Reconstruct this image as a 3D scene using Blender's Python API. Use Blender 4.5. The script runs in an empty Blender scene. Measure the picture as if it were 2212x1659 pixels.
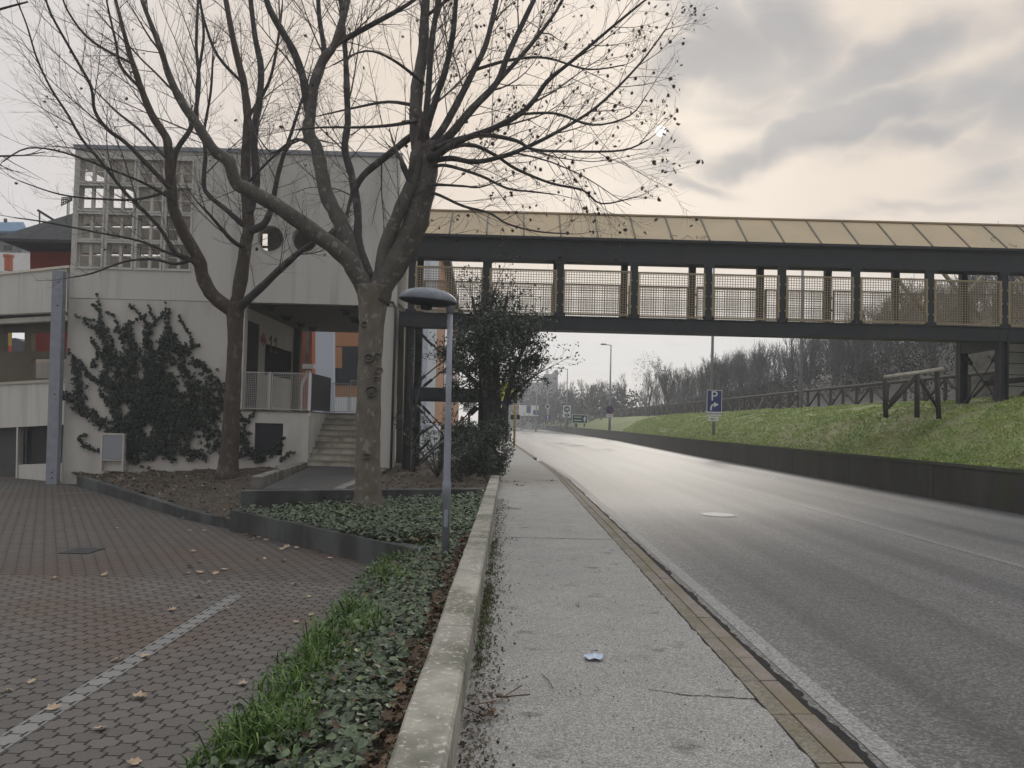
import bpy, bmesh, math, random
from math import *
from mathutils import Vector, Matrix, noise
random.seed(7)
S = bpy.context.scene
COL = S.collection
# ------------------------------------------------------------------ camera
FPX = 1660.0; PCX = 1106.0; PCY = 829.5 + 33.3
TH = radians(1.8); RO = radians(1.45); PS = .0028; EYE = Vector((0, 0, 1.6))
cF = Vector((sin(PS)*cos(TH), cos(PS)*cos(TH), sin(TH)))
cR0 = Vector((cos(PS), -sin(PS), 0)); cU0 = cR0.cross(cF)
cU = cU0*cos(RO) - cR0*sin(RO); cR = cR0*cos(RO) + cU0*sin(RO)
cam = bpy.data.cameras.new('camera'); camo = bpy.data.objects.new('camera', cam); COL.objects.link(camo)
camo.matrix_world = Matrix(((cR.x, cU.x, -cF.x, 0), (cR.y, cU.y, -cF.y, 0), (cR.z, cU.z, -cF.z, 1.6), (0, 0, 0, 1)))
cam.sensor_fit = 'HORIZONTAL'; cam.sensor_width = 36; cam.lens = 36*FPX/2212
cam.shift_y = 33.3/2212; cam.clip_end = 6000; cam.clip_start = .05
S.camera = camo
def ray(x, y): return cF + cR*((x-PCX)/FPX) - cU*((y-PCY)/FPX)
def at(x, y, Y):                       # photo point -> world point in the upright plane at distance Y
    d = ray(x, y); return EYE + d*(Y/d.y)
def gz(x, y, z):                       # photo point -> world point on the level z
    d = ray(x, y); return EYE + d*((z-1.6)/d.z)
# ------------------------------------------------------------------ world, sun, exposure
SUND = ray(1427, 283).normalized()
W = bpy.data.worlds.new('World'); S.world = W; W.use_nodes = True
def build_world():
    nt = W.node_tree; nt.nodes.clear(); N = nt.nodes.new; L = nt.links.new
    out = N('ShaderNodeOutputWorld'); bg = N('ShaderNodeBackground'); L(bg.outputs[0], out.inputs[0])
    bg.inputs[1].default_value = .1
    sky = N('ShaderNodeTexSky'); sky.sky_type = 'NISHITA'; sky.sun_disc = False
    sky.sun_elevation = asin(SUND.z); sky.sun_rotation = atan2(SUND.x, SUND.y)
    tc = N('ShaderNodeTexCoord'); D = tc.outputs['Generated']
    sp = N('ShaderNodeSeparateXYZ'); L(D, sp.inputs[0])
    def m(op, a, b=None, c=None, clamp=False):
        n = N('ShaderNodeMath'); n.operation = op; n.use_clamp = clamp
        for i, v in enumerate((a, b, c)):
            if v is None: continue
            if isinstance(v, (int, float)): n.inputs[i].default_value = v
            else: L(v, n.inputs[i])
        return n.outputs[0]
    def dot(v):
        n = N('ShaderNodeVectorMath'); n.operation = 'DOT_PRODUCT'; L(D, n.inputs[0]); n.inputs[1].default_value = v; return n.outputs['Value']
    def mr(v, a, b, c, d):
        n = N('ShaderNodeMapRange'); n.interpolation_type = 'SMOOTHSTEP'; L(v, n.inputs[0])
        for i, q in enumerate((a, b, c, d)): n.inputs[i+1].default_value = q
        return n.outputs[0]
    def mixc(f, a, b):
        n = N('ShaderNodeMix'); n.data_type = 'RGBA'
        if isinstance(f, (int, float)): n.inputs[0].default_value = f
        else: L(f, n.inputs[0])
        for i, v in ((6, a), (7, b)):
            if isinstance(v, tuple): n.inputs[i].default_value = (*v, 1)
            else: L(v, n.inputs[i])
        return n.outputs[2]
    z = m('MAXIMUM', sp.outputs[2], 0)
    zz = m('ADD', z, .22)
    cb = N('ShaderNodeCombineXYZ'); L(m('DIVIDE', sp.outputs[0], zz), cb.inputs[0]); L(m('DIVIDE', sp.outputs[1], zz), cb.inputs[1])
    mp = N('ShaderNodeMapping'); L(cb.outputs[0], mp.inputs[0]); mp.inputs['Rotation'].default_value = (0, 0, -.5); mp.inputs['Scale'].default_value = (1, 1.5, 1); mp.inputs['Location'].default_value = (3.1, 1.7, 0)
    def nz(scale, det, rough, dist=0, src=None):
        n = N('ShaderNodeTexNoise'); n.inputs['Scale'].default_value = scale; n.inputs['Detail'].default_value = det
        n.inputs['Roughness'].default_value = rough; n.inputs['Distortion'].default_value = dist; L(src or mp.outputs[0], n.inputs['Vector']); return n.outputs['Fac']
    c1 = nz(1.7, 5, .5, .35); c2 = nz(4.2, 4, .5, .3)
    ds = dot(SUND)
    # layered cloud banks on the right-hand side of the sky
    bank = None
    nv = N('ShaderNodeTexNoise'); nv.inputs['Scale'].default_value = 5.5; nv.inputs['Detail'].default_value = 4; L(D, nv.inputs['Vector'])
    vm = N('ShaderNodeVectorMath'); vm.operation = 'MULTIPLY_ADD'; L(nv.outputs['Color'], vm.inputs[0]); vm.inputs[1].default_value = (.12, .12, .12); L(D, vm.inputs[2])
    vo = N('ShaderNodeVectorMath'); vo.operation = 'SUBTRACT'; L(vm.outputs[0], vo.inputs[0]); vo.inputs[1].default_value = (.06, .06, .06)
    def dotw(v):
        n = N('ShaderNodeVectorMath'); n.operation = 'DOT_PRODUCT'; L(vo.outputs[0], n.inputs[0]); n.inputs[1].default_value = v; return n.outputs['Value']
    for (px, py, ln, wd, an, st) in ((1570, 85, 150, 75, -45, .85), (1480, 165, 95, 42, 20, .95), (1410, 205, 60, 38, 0, .6), (1700, 60, 110, 55, -35, .85), (1745, 145, 65, 40, 10, .5), (1430, 350, 80, 24, 5, .75), (1590, 336, 95, 27, 15, .8), (1720, 292, 95, 28, 22, .85), (1840, 256, 120, 32, 15, .95), (1903, 144, 115, 40, 25, .85), (1998, 258, 85, 26, 15, .65), (2093, 171, 130, 32, 15, .55), (2195, 200, 80, 90, 0, .55), (2131, 40, 110, 40, 10, .45), (1447, 402, 90, 16, -8, .6), (1675, 226, 70, 15, 15, .45), (1960, 456, 160, 18, 2, .4), (2170, 361, 90, 50, 10, .4), (1330, 420, 60, 16, 0, .35), (1640, 10, 90, 40, 0, .5)):
        d = ray(px, py).normalized(); c_, s_ = cos(radians(an)), sin(radians(an)); t1 = cR*c_+cU*s_; t2 = cU*c_-cR*s_
        a = m('DIVIDE', m('SUBTRACT', dotw(t1), t1.dot(d)), ln/FPX*1.15); b = m('DIVIDE', m('SUBTRACT', dotw(t2), t2.dot(d)), wd/FPX*1.15)
        e = m('EXPONENT', m('MULTIPLY', m('ADD', m('MULTIPLY', a, a), m('MULTIPLY', b, b)), -1.0))
        b = m('MULTIPLY', e, st); bank = b if bank is None else m('MAXIMUM', bank, b)
    bank = m('MULTIPLY', bank, mr(sp.outputs[1], 0, .3, 0, 1))
    warpd = m('ADD', m('MULTIPLY', bank, 1.0), m('MULTIPLY', m('SUBTRACT', c2, .5), .9))
    warpd = m('ADD', warpd, m('MULTIPLY', m('SUBTRACT', c1, .5), .7))
    right = mr(sp.outputs[0], -.02, .22, 0, 1)
    dk = m('MULTIPLY', mr(warpd, -.05, .72, 0, 1), m('ADD', m('MULTIPLY', right, .9), .1), clamp=True)
    warm = mr(ds, .70, .97, 0, 1)
    light = mixc(warm, (.65, .612, .60), (.755, .645, .535))
    light = mixc(mr(sp.outputs[2], .22, .09, 0, 1), light, (.70, .695, .70))
    grey = mixc(mr(c1, .35, .65, 0, 1), (.325, .315, .315), (.405, .39, .38))
    cl = mixc(dk, light, grey)
    # brighter breaks in the cloud round the sun, the disc behind thin cloud
    cl = mixc(mr(sp.outputs[2], .4, .8, 0, .8), cl, (.60, .625, .66))
    glow = m('MULTIPLY', m('MULTIPLY', mr(ds, .972, .9995, 0, 1), m('SUBTRACT', 1, m('MULTIPLY', dk, .9))), .25)
    cl = mixc(glow, cl, (.95, .88, .78))
    disc = mr(ds, cos(.0066), cos(.0056), 0, 1)
    cl = mixc(disc, cl, (1.5, 1.45, 1.38))
    # sky above the view brightened to lift the foreground, like an overcast zenith
    back = m('MULTIPLY', mr(sp.outputs[2], .42, .95, 1, 2.4), mr(sp.outputs[1], .35, -.4, 1, .72))   # overhead gain added to light the foreground, dimmer behind
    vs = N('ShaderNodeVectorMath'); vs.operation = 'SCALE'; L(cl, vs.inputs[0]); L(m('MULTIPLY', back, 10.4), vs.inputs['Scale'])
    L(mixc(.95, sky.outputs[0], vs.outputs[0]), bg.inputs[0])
build_world()
W.cycles.sampling_method = 'MANUAL'; W.cycles.sample_map_resolution = 512
sl = bpy.data.lights.new('sun', 'SUN'); sl.energy = 1.0; sl.angle = radians(14); sl.color = (1, .93, .83)
slo = bpy.data.objects.new('sun', sl); COL.objects.link(slo); slo.location = (20, 60, 60)
slo.rotation_euler = (-SUND).to_track_quat('-Z', 'Y').to_euler()
S.view_settings.view_transform = 'Standard'; S.view_settings.look = 'None'; S.view_settings.exposure = .14; S.view_settings.gamma = 1
S.render.engine = 'CYCLES'; S.cycles.max_bounces = 6; S.cycles.diffuse_bounces = 3; S.cycles.glossy_bounces = 2
S.cycles.transparent_max_bounces = 8; S.cycles.volume_bounces = 1; S.cycles.use_denoising = True
# ------------------------------------------------------------------ materials
def lin(c): return tuple((v/12.92 if v <= .04045 else ((v+.055)/1.055)**2.4) for v in c)
def mat(name, c1, c2=None, scale=3, rough=.85, bump=0, bscale=60, c3=None, s3=.5, stretch=(1, 1, 1), island=0, metal=0, spec=.3, coord='pos', speck=None, a3=.45, b3=.62, agg=None, bdist=.01):
    M = bpy.data.materials.new(name); M.use_nodes = True; nt = M.node_tree; N = nt.nodes.new; L = nt.links.new
    B = nt.nodes['Principled BSDF']; B.inputs['Roughness'].default_value = rough; B.inputs['Metallic'].default_value = metal
    B.inputs['Specular IOR Level'].default_value = spec
    if coord == 'pos': src = N('ShaderNodeNewGeometry').outputs['Position']
    else: src = N('ShaderNodeTexCoord').outputs['Object']
    mp = N('ShaderNodeMapping'); mp.inputs['Scale'].default_value = stretch; L(src, mp.inputs[0])
    def nz(sc, det=4, vec=None, r=.55):
        n = N('ShaderNodeTexNoise'); n.inputs['Scale'].default_value = sc; n.inputs['Detail'].default_value = det; n.inputs['Roughness'].default_value = r; L(vec or mp.outputs[0], n.inputs['Vector']); return n.outputs['Fac']
    def mr(v, a, b):
        n = N('ShaderNodeMapRange'); L(v, n.inputs[0]); n.inputs[1].default_value = a; n.inputs[2].default_value = b; return n.outputs[0]
    def mix(f, a, b):
        n = N('ShaderNodeMix'); n.data_type = 'RGBA'; L(f, n.inputs[0])
        for i, v in ((6, a), (7, b)):
            if isinstance(v, tuple): n.inputs[i].default_value = (*v, 1)
            else: L(v, n.inputs[i])
        return n.outputs[2]
    col = None
    if c2: col = mix(mr(nz(scale), .32, .68), c1, c2)
    if c3: col = mix(mr(nz(s3, 5), a3, b3), col or c1, c3)
    if speck: col = mix(mr(nz(speck[1], 2, src, .7), speck[2], speck[3]), col or c1, speck[0])
    if agg:
        vo = N('ShaderNodeTexVoronoi'); vo.inputs['Scale'].default_value = agg[0]; L(src, vo.inputs['Vector']); se = N('ShaderNodeSeparateColor'); L(vo.outputs['Color'], se.inputs[0])
        pw = N('ShaderNodeMath'); pw.operation = 'POWER'; L(se.outputs[0], pw.inputs[0]); pw.inputs[1].default_value = agg[3]
        n = N('ShaderNodeMapRange'); L(pw.outputs[0], n.inputs[0]); n.inputs[3].default_value = agg[1]; n.inputs[4].default_value = agg[2]; h = N('ShaderNodeHueSaturation'); L(n.outputs[0], h.inputs['Value'])
        L(col, h.inputs['Color']); col = h.outputs[0]
    if island:
        g = N('ShaderNodeNewGeometry'); h = N('ShaderNodeHueSaturation'); n = N('ShaderNodeMapRange'); L(g.outputs['Random Per Island'], n.inputs[0]); n.inputs[3].default_value = 1-island; n.inputs[4].default_value = 1+island
        L(n.outputs[0], h.inputs['Value'])
        if col is None: h.inputs['Color'].default_value = (*c1, 1)
        else: L(col, h.inputs['Color'])
        col = h.outputs[0]
    if col is None: B.inputs['Base Color'].default_value = (*c1, 1)
    else: L(col, B.inputs['Base Color'])
    if bump:
        b = N('ShaderNodeBump'); b.inputs['Strength'].default_value = bump; b.inputs['Distance'].default_value = bdist; L(nz(bscale, 4, src), b.inputs['Height']); L(b.outputs[0], B.inputs['Normal'])
    return M
def paver_mat(name, base, base2, pitch, swap=False, joint=(.012, .011, .010), stain=None):
    M = bpy.data.materials.new(name); M.use_nodes = True; nt = M.node_tree; N = nt.nodes.new; L = nt.links.new
    B = nt.nodes['Principled BSDF']; B.inputs['Roughness'].default_value = .75; B.inputs['Specular IOR Level'].default_value = .3
    def m(op, a, b=None, c=None):
        n = N('ShaderNodeMath'); n.operation = op
        for i, v in enumerate((a, b, c)):
            if v is None: continue
            if isinstance(v, (int, float)): n.inputs[i].default_value = v
            else: L(v, n.inputs[i])
        return n.outputs[0]
    g = N('ShaderNodeNewGeometry'); sp = N('ShaderNodeSeparateXYZ'); L(g.outputs['Position'], sp.inputs[0])
    X, Y = sp.outputs[0], sp.outputs[1]
    if swap: X, Y = Y, X
    u = m('ADD', m('DIVIDE', X, pitch), 400.0); v = m('ADD', m('DIVIDE', Y, pitch*1.2), 300.0)
    tri = m('SUBTRACT', m('PINGPONG', v, .5), .25)
    s = m('MULTIPLY', m('MAXIMUM', m('MINIMUM', m('MULTIPLY', tri, 22), 1), -1), .17)
    n_ = m('FLOOR', m('ADD', u, .5)); par = m('SUBTRACT', m('MULTIPLY', m('MODULO', n_, 2), 2), 1)
    off = m('MULTIPLY', par, s); du = m('SUBTRACT', m('SUBTRACT', u, n_), off)
    col = m('SUBTRACT', n_, m('LESS_THAN', du, 0))
    ph = m('MULTIPLY', m('MODULO', col, 2), .5)
    vv = m('ADD', v, ph); dv = m('ABSOLUTE', m('SUBTRACT', m('FRACT', vv), .5)); dv = m('MULTIPLY', m('SUBTRACT', .5, dv), 1.8)
    dist = m('MINIMUM', m('ABSOLUTE', du), dv)
    nzj = N('ShaderNodeTexNoise'); nzj.inputs['Scale'].default_value = 30; nzj.inputs['Detail'].default_value = 3; L(g.outputs['Position'], nzj.inputs['Vector'])
    dist = m('ADD', dist, m('MULTIPLY', m('SUBTRACT', nzj.outputs[0], .5), .05))
    mr = N('ShaderNodeMapRange'); mr.interpolation_type = 'SMOOTHSTEP'; L(dist, mr.inputs[0]); mr.inputs[1].default_value = .03; mr.inputs[2].default_value = .085
    wn = N('ShaderNodeTexWhiteNoise'); cb = N('ShaderNodeCombineXYZ'); L(col, cb.inputs[0]); L(m('FLOOR', vv), cb.inputs[1]); L(cb.outputs[0], wn.inputs[0])
    def mix(f, a, b):
        n = N('ShaderNodeMix'); n.data_type = 'RGBA'
        L(f, n.inputs[0])
        for i, q in ((6, a), (7, b)):
            if isinstance(q, tuple): n.inputs[i].default_value = (*q, 1)
            else: L(q, n.inputs[i])
        return n.outputs[2]
    c = mix(m('MULTIPLY', wn.outputs[0], .75), base, base2)
    n2 = N('ShaderNodeTexNoise'); n2.inputs['Scale'].default_value = .33; n2.inputs['Detail'].default_value = 5; L(g.outputs['Position'], n2.inputs['Vector'])
    if stain:
        q = N('ShaderNodeMapRange'); L(n2.outputs[0], q.inputs[0]); q.inputs[1].default_value = .46; q.inputs[2].default_value = .62
        c = mix(m('MULTIPLY', q.outputs[0], .8), c, stain)
    n3 = N('ShaderNodeTexNoise'); n3.inputs['Scale'].default_value = 90; n3.inputs['Detail'].default_value = 4; n3.inputs['Roughness'].default_value = .7; L(g.outputs['Position'], n3.inputs['Vector'])
    h = N('ShaderNodeHueSaturation'); L(c, h.inputs['Color']); L(m('ADD', m('MULTIPLY', n3.outputs[0], .9), .55), h.inputs['Value'])
    c = mix(mr.outputs[0], joint, h.outputs[0]); L(c, B.inputs['Base Color'])
    b = N('ShaderNodeBump'); b.inputs['Strength'].default_value = .8; b.inputs['Distance'].default_value = .008
    L(m('ADD', mr.outputs[0], m('MULTIPLY', n3.outputs[0], .25)), b.inputs['Height']); L(b.outputs[0], B.inputs['Normal'])
    return M
# ------------------------------------------------------------------ mesh helpers
class MB:
    def __init__(s): s.v = []; s.f = []; s.m = []; s.k = 0
    def quad(s, *pts):
        n = len(s.v); s.v += [tuple(p) for p in pts]; s.f.append(tuple(range(n, n+len(pts)))); s.m.append(s.k)
    def box(s, a, b, rot=None, org=None):
        x0, y0, z0 = a; x1, y1, z1 = b
        c = [Vector(p) for p in ((x0, y0, z0), (x1, y0, z0), (x1, y1, z0), (x0, y1, z0), (x0, y0, z1), (x1, y0, z1), (x1, y1, z1), (x0, y1, z1))]
        if rot is not None: c = [rot @ p + Vector(org or (0, 0, 0)) for p in c]
        n = len(s.v); s.v += [tuple(p) for p in c]
        for f in ((0, 3, 2, 1), (4, 5, 6, 7), (0, 1, 5, 4), (1, 2, 6, 5), (2, 3, 7, 6), (3, 0, 4, 7)): s.f.append(tuple(n+i for i in f)); s.m.append(s.k)
    def beam(s, p, q, w, h, up=(0, 0, 1)):           # rectangular bar from p to q
        p = Vector(p); q = Vector(q); d = (q-p).normalized(); u = Vector(up); r = d.cross(u)
        if r.length < 1e-4: r = d.cross(Vector((0, 1, 0)))
        r.normalize(); u = r.cross(d); r *= w/2; u *= h/2
        n = len(s.v); s.v += [tuple(x) for x in (p-r-u, p+r-u, p+r+u, p-r+u, q-r-u, q+r-u, q+r+u, q-r+u)]
        for f in ((0, 1, 2, 3), (7, 6, 5, 4), (0, 4, 5, 1), (1, 5, 6, 2), (2, 6, 7, 3), (3, 7, 4, 0)): s.f.append(tuple(n+i for i in f)); s.m.append(s.k)
    def tube(s, pts, rad, n=6, cap=True):
        pts = [Vector(p) for p in pts]; K = len(pts)
        if not hasattr(rad, '__len__'): rad = [rad]*K
        t = (pts[1]-pts[0]).normalized(); a = t.orthogonal().normalized(); base = len(s.v)
        for i in range(K):
            tt = (pts[min(i+1, K-1)]-pts[max(i-1, 0)]);
            if tt.length > 1e-9: tt.normalize()
            else: tt = t
            a = (a - tt*a.dot(tt));
            if a.length < 1e-6: a = tt.orthogonal()
            a.normalize(); b = tt.cross(a)
            for j in range(n):
                w = 2*pi*j/n; s.v.append(tuple(pts[i]+(a*cos(w)+b*sin(w))*rad[i]))
        for i in range(K-1):
            for j in range(n):
                s.f.append((base+i*n+j, base+i*n+(j+1) % n, base+(i+1)*n+(j+1) % n, base+(i+1)*n+j)); s.m.append(s.k)
        if cap and n > 3:
            s.f.append(tuple(base+j for j in reversed(range(n)))); s.m.append(s.k); s.f.append(tuple(base+(K-1)*n+j for j in range(n))); s.m.append(s.k)
    def prism(s, pts, off):                            # polygon swept by vector off
        off = Vector(off); n = len(s.v); k = len(pts); P = [Vector(p) for p in pts]
        s.v += [tuple(p) for p in P]+[tuple(p+off) for p in P]
        s.f.append(tuple(range(n, n+k))); s.f.append(tuple(range(n+2*k-1, n+k-1, -1))); s.m += [s.k]*2
        for i in range(k): s.f.append((n+i, n+k+i, n+k+(i+1) % k, n+(i+1) % k)); s.m.append(s.k)
    def lathe(s, prof, c, n=20, axis='z'):
        c = Vector(c); base = len(s.v)
        for r, h in prof:
            for j in range(n):
                w = 2*pi*j/n
                s.v.append(tuple(c+(Vector((r*cos(w), r*sin(w), h)) if axis == 'z' else Vector((r*cos(w), h, r*sin(w))))))
        for i in range(len(prof)-1):
            for j in range(n): s.f.append((base+i*n+j, base+i*n+(j+1) % n, base+(i+1)*n+(j+1) % n, base+(i+1)*n+j)); s.m.append(s.k)
        s.f.append(tuple(base+j for j in reversed(range(n)))); s.f.append(tuple(base+(len(prof)-1)*n+j for j in range(n))); s.m += [s.k]*2
    def build(s, name, mats, parent=None, smooth=False, fix=False, bevel=0):
        me = bpy.data.meshes.new(name); me.from_pydata(s.v, [], s.f); o = bpy.data.objects.new(name, me); COL.objects.link(o)
        if not isinstance(mats, (list, tuple)): mats = [mats]
        for m_ in mats: me.materials.append(m_)
        if any(s.m): me.polygons.foreach_set('material_index', s.m)
        if smooth: me.polygons.foreach_set('use_smooth', [True]*len(me.polygons))
        if fix:
            bm = bmesh.new(); bm.from_mesh(me); bmesh.ops.recalc_face_normals(bm, faces=bm.faces); bm.to_mesh(me); bm.free()
        if bevel:
            bv = o.modifiers.new('bevel', 'BEVEL'); bv.width = bevel; bv.segments = 2; bv.limit_method = 'ANGLE'
        if parent:
            o.parent = parent; o.matrix_parent_inverse = parent.matrix_world.inverted() if False else Matrix.Translation(-parent.location) if parent.rotation_euler.z == 0 else parent.matrix_basis.inverted()
        me.update(); return o
def tag(o, label=None, cat=None, group=None, kind=None):
    if label: o['label'] = label
    if cat: o['category'] = cat
    if group: o['group'] = group
    if kind: o['kind'] = kind
    return o
def thing(name, label, cat, loc=(0, 0, 0), rz=0, group=None):
    o = bpy.data.objects.new(name, None); COL.objects.link(o); o.location = loc; o.rotation_euler.z = rz; o.empty_display_size = .2
    return tag(o, label, cat, group)
def dup(root, loc, rz=0, label=None, sc=None):
    r = root.copy(); COL.objects.link(r); r.location = loc; r.rotation_euler.z = rz
    if sc: r.scale = (sc, sc, sc)
    if label: r['label'] = label
    for ch in list(root.children):
        c = ch.copy(); COL.objects.link(c); c.parent = r
        for g in ch.children: d = g.copy(); COL.objects.link(d); d.parent = c
    return r
def struct(mb, name, m_, **k): return tag(mb.build(name, m_, **k), kind='structure')
def grid_wall(xs, zs, skip, circles, y0, y1, name, m_, parent):
    """slab in the XZ plane, thickness y0..y1, rectangular holes (skip) and round holes (circles)"""
    bm = bmesh.new(); V = {}
    def vv(x, z):
        k = (round(x, 4), round(z, 4))
        if k not in V: V[k] = bm.verts.new((x, y0, z))
        return V[k]
    X = sorted(set(xs)); Zs = sorted(set(zs))
    for i in range(len(X)-1):
        for j in range(len(Zs)-1):
            cx = (X[i]+X[i+1])/2; cz = (Zs[j]+Zs[j+1])/2
            if any(a < cx < b and c < cz < d for a, b, c, d in skip): continue
            cc = [c for c in circles if abs(c[0]-cx) < 1e-3 and abs(c[1]-cz) < 1e-3]
            if cc:
                r = cc[0][2]; n = 40; ring = []; outer = []
                corners = [(X[i+1], Zs[j+1]), (X[i], Zs[j+1]), (X[i], Zs[j]), (X[i+1], Zs[j])]
                ring = [vv(cx+r*cos(2*pi*k/n+pi/4), cz+r*sin(2*pi*k/n+pi/4)) for k in range(n)]
                cv = [vv(*c) for c in corners]; q = n//4
                for s_ in range(4):
                    a = s_*q
                    bm.faces.new([cv[s_], cv[(s_+1) % 4]]+[ring[(a+t) % n] for t in range(q, -1, -1)])
            else: bm.faces.new([vv(X[i], Zs[j]), vv(X[i+1], Zs[j]), vv(X[i+1], Zs[j+1]), vv(X[i], Zs[j+1])])
    r = bmesh.ops.extrude_face_region(bm, geom=bm.faces[:])
    bmesh.ops.translate(bm, verts=[g for g in r['geom'] if isinstance(g, bmesh.types.BMVert)], vec=(0, y1-y0, 0))
    bmesh.ops.recalc_face_normals(bm, faces=bm.faces)
    me = bpy.data.meshes.new(name); bm.to_mesh(me); bm.free(); me.materials.append(m_)
    o = bpy.data.objects.new(name, me); COL.objects.link(o)
    if parent: o.parent = parent; o.matrix_parent_inverse = Matrix.Translation(-parent.location)
    return o
def smooth_line(pts, k=4):                              # Catmull-Rom through points
    P = [Vector(p) for p in pts]; out = []
    for i in range(len(P)-1):
        a = P[max(i-1, 0)]; b = P[i]; c = P[i+1]; d = P[min(i+2, len(P)-1)]
        for t in range(k):
            t /= k; out.append(.5*((2*b)+(c-a)*t+(2*a-5*b+4*c-d)*t*t+(3*b-a-3*c+d)*t**3))
    out.append(P[-1]); return out
def lerp_list(v, k):
    o = []
    for i in range(len(v)-1):
        for t in range(k): o.append(v[i]+(v[i+1]-v[i])*t/k)
    return o+[v[-1]]
def interp(tab, x):
    if x <= tab[0][0]: return tab[0][1]
    for (a, b), (c, d) in zip(tab, tab[1:]):
        if x <= c: return b+(d-b)*(x-a)/(c-a)
    return tab[-1][1]
def fbm(x, y, s=1.0): return noise.fractal(Vector((x*s, y*s, 3.7)), .8, 2.0, 4)
R = random.Random(11)
def rv(): return Vector((R.uniform(-1, 1), R.uniform(-1, 1), R.uniform(-1, 1)))
def text_mesh(s_, size, loc, m_, parent, name='lettering', align='CENTER', depth=.004, face=-1):
    cu = bpy.data.curves.new(name, 'FONT'); cu.body = s_; cu.size = size; cu.align_x = align; cu.align_y = 'CENTER'; cu.extrude = depth
    t = bpy.data.objects.new(name, cu); COL.objects.link(t); dg = bpy.context.evaluated_depsgraph_get(); dg.update()
    me = bpy.data.meshes.new_from_object(t.evaluated_get(dg)); bpy.data.objects.remove(t)
    o = bpy.data.objects.new(name, me); COL.objects.link(o); me.materials.clear(); me.materials.append(m_)
    me.transform(Matrix.Translation(loc) @ Matrix.Rotation(pi/2, 4, 'X'))
    if parent: o.parent = parent; o.matrix_parent_inverse = Matrix.Translation(-parent.location)
    return o
# ------------------------------------------------------------------ palette
M_plaster = mat('plaster', (.58, .565, .52), (.53, .515, .475), 1.6, .9, .15, 90, c3=(.41, .40, .365), s3=1.7, stretch=(1, 1, .10), a3=.52, b3=.72)
M_plaster_dirty = mat('plaster_dirty', (.55, .53, .485), (.50, .48, .44), 2.0, .9, .2, 80, c3=(.40, .385, .345), s3=1.1, a3=.5, b3=.72, stretch=(1, 1, .35))
M_conc = mat('concrete_old', (.33, .315, .27), (.15, .145, .12), 2.2, .9, .6, 45, c3=(.105, .108, .07), s3=1.1, speck=((.46, .43, .38), 26, .55, .72), a3=.5, b3=.7)
M_concdark = mat('concrete_dark', (.052, .054, .052), (.034, .035, .033), 2.5, .9, .4, 40, c3=(.085, .09, .088), s3=1.5, stretch=(1, 1, .5))
M_conc_mid = mat('concrete_mid', (.2, .19, .17), (.13, .125, .11), 3, .9, .4, 50, c3=(.08, .085, .06), s3=1.5)
M_rwall = mat('retaining_concrete', (.062, .057, .048), (.032, .030, .026), 1.6, .95, .5, 25, c3=(.045, .05, .025), s3=1.3, stretch=(1, 1, .3), a3=.5, b3=.68)
M_pave = mat('pavement_asphalt', (.275, .269, .25), (.235, .229, .214), 1.2, .85, .8, 110, c3=(.15, .145, .133), s3=2.6, a3=.60, b3=.70, stretch=(1, 1.4, 1), agg=(130, .66, 1.55, 1.5))
M_kerb = mat('kerb_stone', (.225, .19, .16), (.17, .143, .122), 7, .85, .5, 80, c3=(.16, .135, .09), s3=1.6, speck=((.11, .10, .085), 60, .56, .66))
M_road = mat('road_asphalt', (.040, .040, .041), (.031, .031, .032), 2.5, .57, .9, 90, c3=(.115, .113, .109), s3=.8, stretch=(1.0, .03, 1), a3=.36, b3=.66, spec=.5, agg=(62, .5, 2.3, 2.2))
M_gutter = mat('gutter_dirt', (.007, .007, .007), (.02, .019, .018), 8, .9, .6, 60)
M_paint2 = mat('worn_paint', (.24, .236, .225), (.17, .166, .16), 20, .55, .4, 150, speck=((.05, .05, .05), 50, .5, .6))
M_paint = mat('road_paint', (.29, .285, .27), (.2, .195, .185), 30, .7, .4, 150, agg=(70, .5, 1.25, .8))
M_soil = mat('leaf_soil', (.048, .038, .028), (.07, .055, .04), 14, .95, 1, 30, c3=(.03, .026, .02), s3=3, speck=((.15, .125, .095), 22, .58, .66))
M_soildark = mat('dark_soil', (.022, .018, .013), (.04, .03, .02), 10, .95, 1, 30)
M_path = mat('path_surface', (.06, .057, .054), (.045, .043, .041), 3, .85, .4, 150)
M_grass = mat('grass_bank', (.185, .215, .075), (.13, .17, .055), 2.2, .9, 1, 14, c3=(.18, .175, .08), s3=.45, bdist=.05, a3=.42, b3=.65)
M_blade = mat('grass_blade', (.35, .40, .13), (.22, .31, .08), .5, .6, 0, island=.16)
M_blade2 = mat('tuft_blade', (.10, .17, .035), (.06, .115, .022), 6, .5, 0, island=.45)
M_ivyleaf = mat('ground_ivy_leaf', (.030, .052, .022), (.08, .105, .048), 14, .42, 0, island=.65, spec=.4)
M_wallivy = mat('climbing_ivy_leaf', (.010, .018, .012), (.018, .028, .016), 12, .5, 0, island=.5)
M_stem = mat('ivy_stem', (.045, .035, .028))
M_dead = mat('dead_leaf', (.13, .088, .055), (.07, .046, .03), 12, .8, 0, island=.65)
M_paleleaf = mat('pale_dead_leaf', (.40, .31, .22), (.27, .19, .125), 14, .8, 0, island=.3, coord='obj')
M_darkleaf = mat('hanging_dead_leaf', (.045, .032, .025), (.085, .055, .036), 8, .8, 0, island=.6)
M_bark = mat('plane_bark', (.165, .145, .118), (.115, .10, .083), 7, .85, .6, 35, c3=(.23, .215, .185), s3=9, a3=.58, b3=.63, bdist=.02, stretch=(1, 1, .7))
M_bark2 = mat('plane_bark_brown', (.085, .066, .05), (.055, .044, .035), 8, .9, .5, 35, c3=(.12, .10, .08), s3=6, a3=.56, b3=.62, bdist=.02, stretch=(1, 1, .7))
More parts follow.
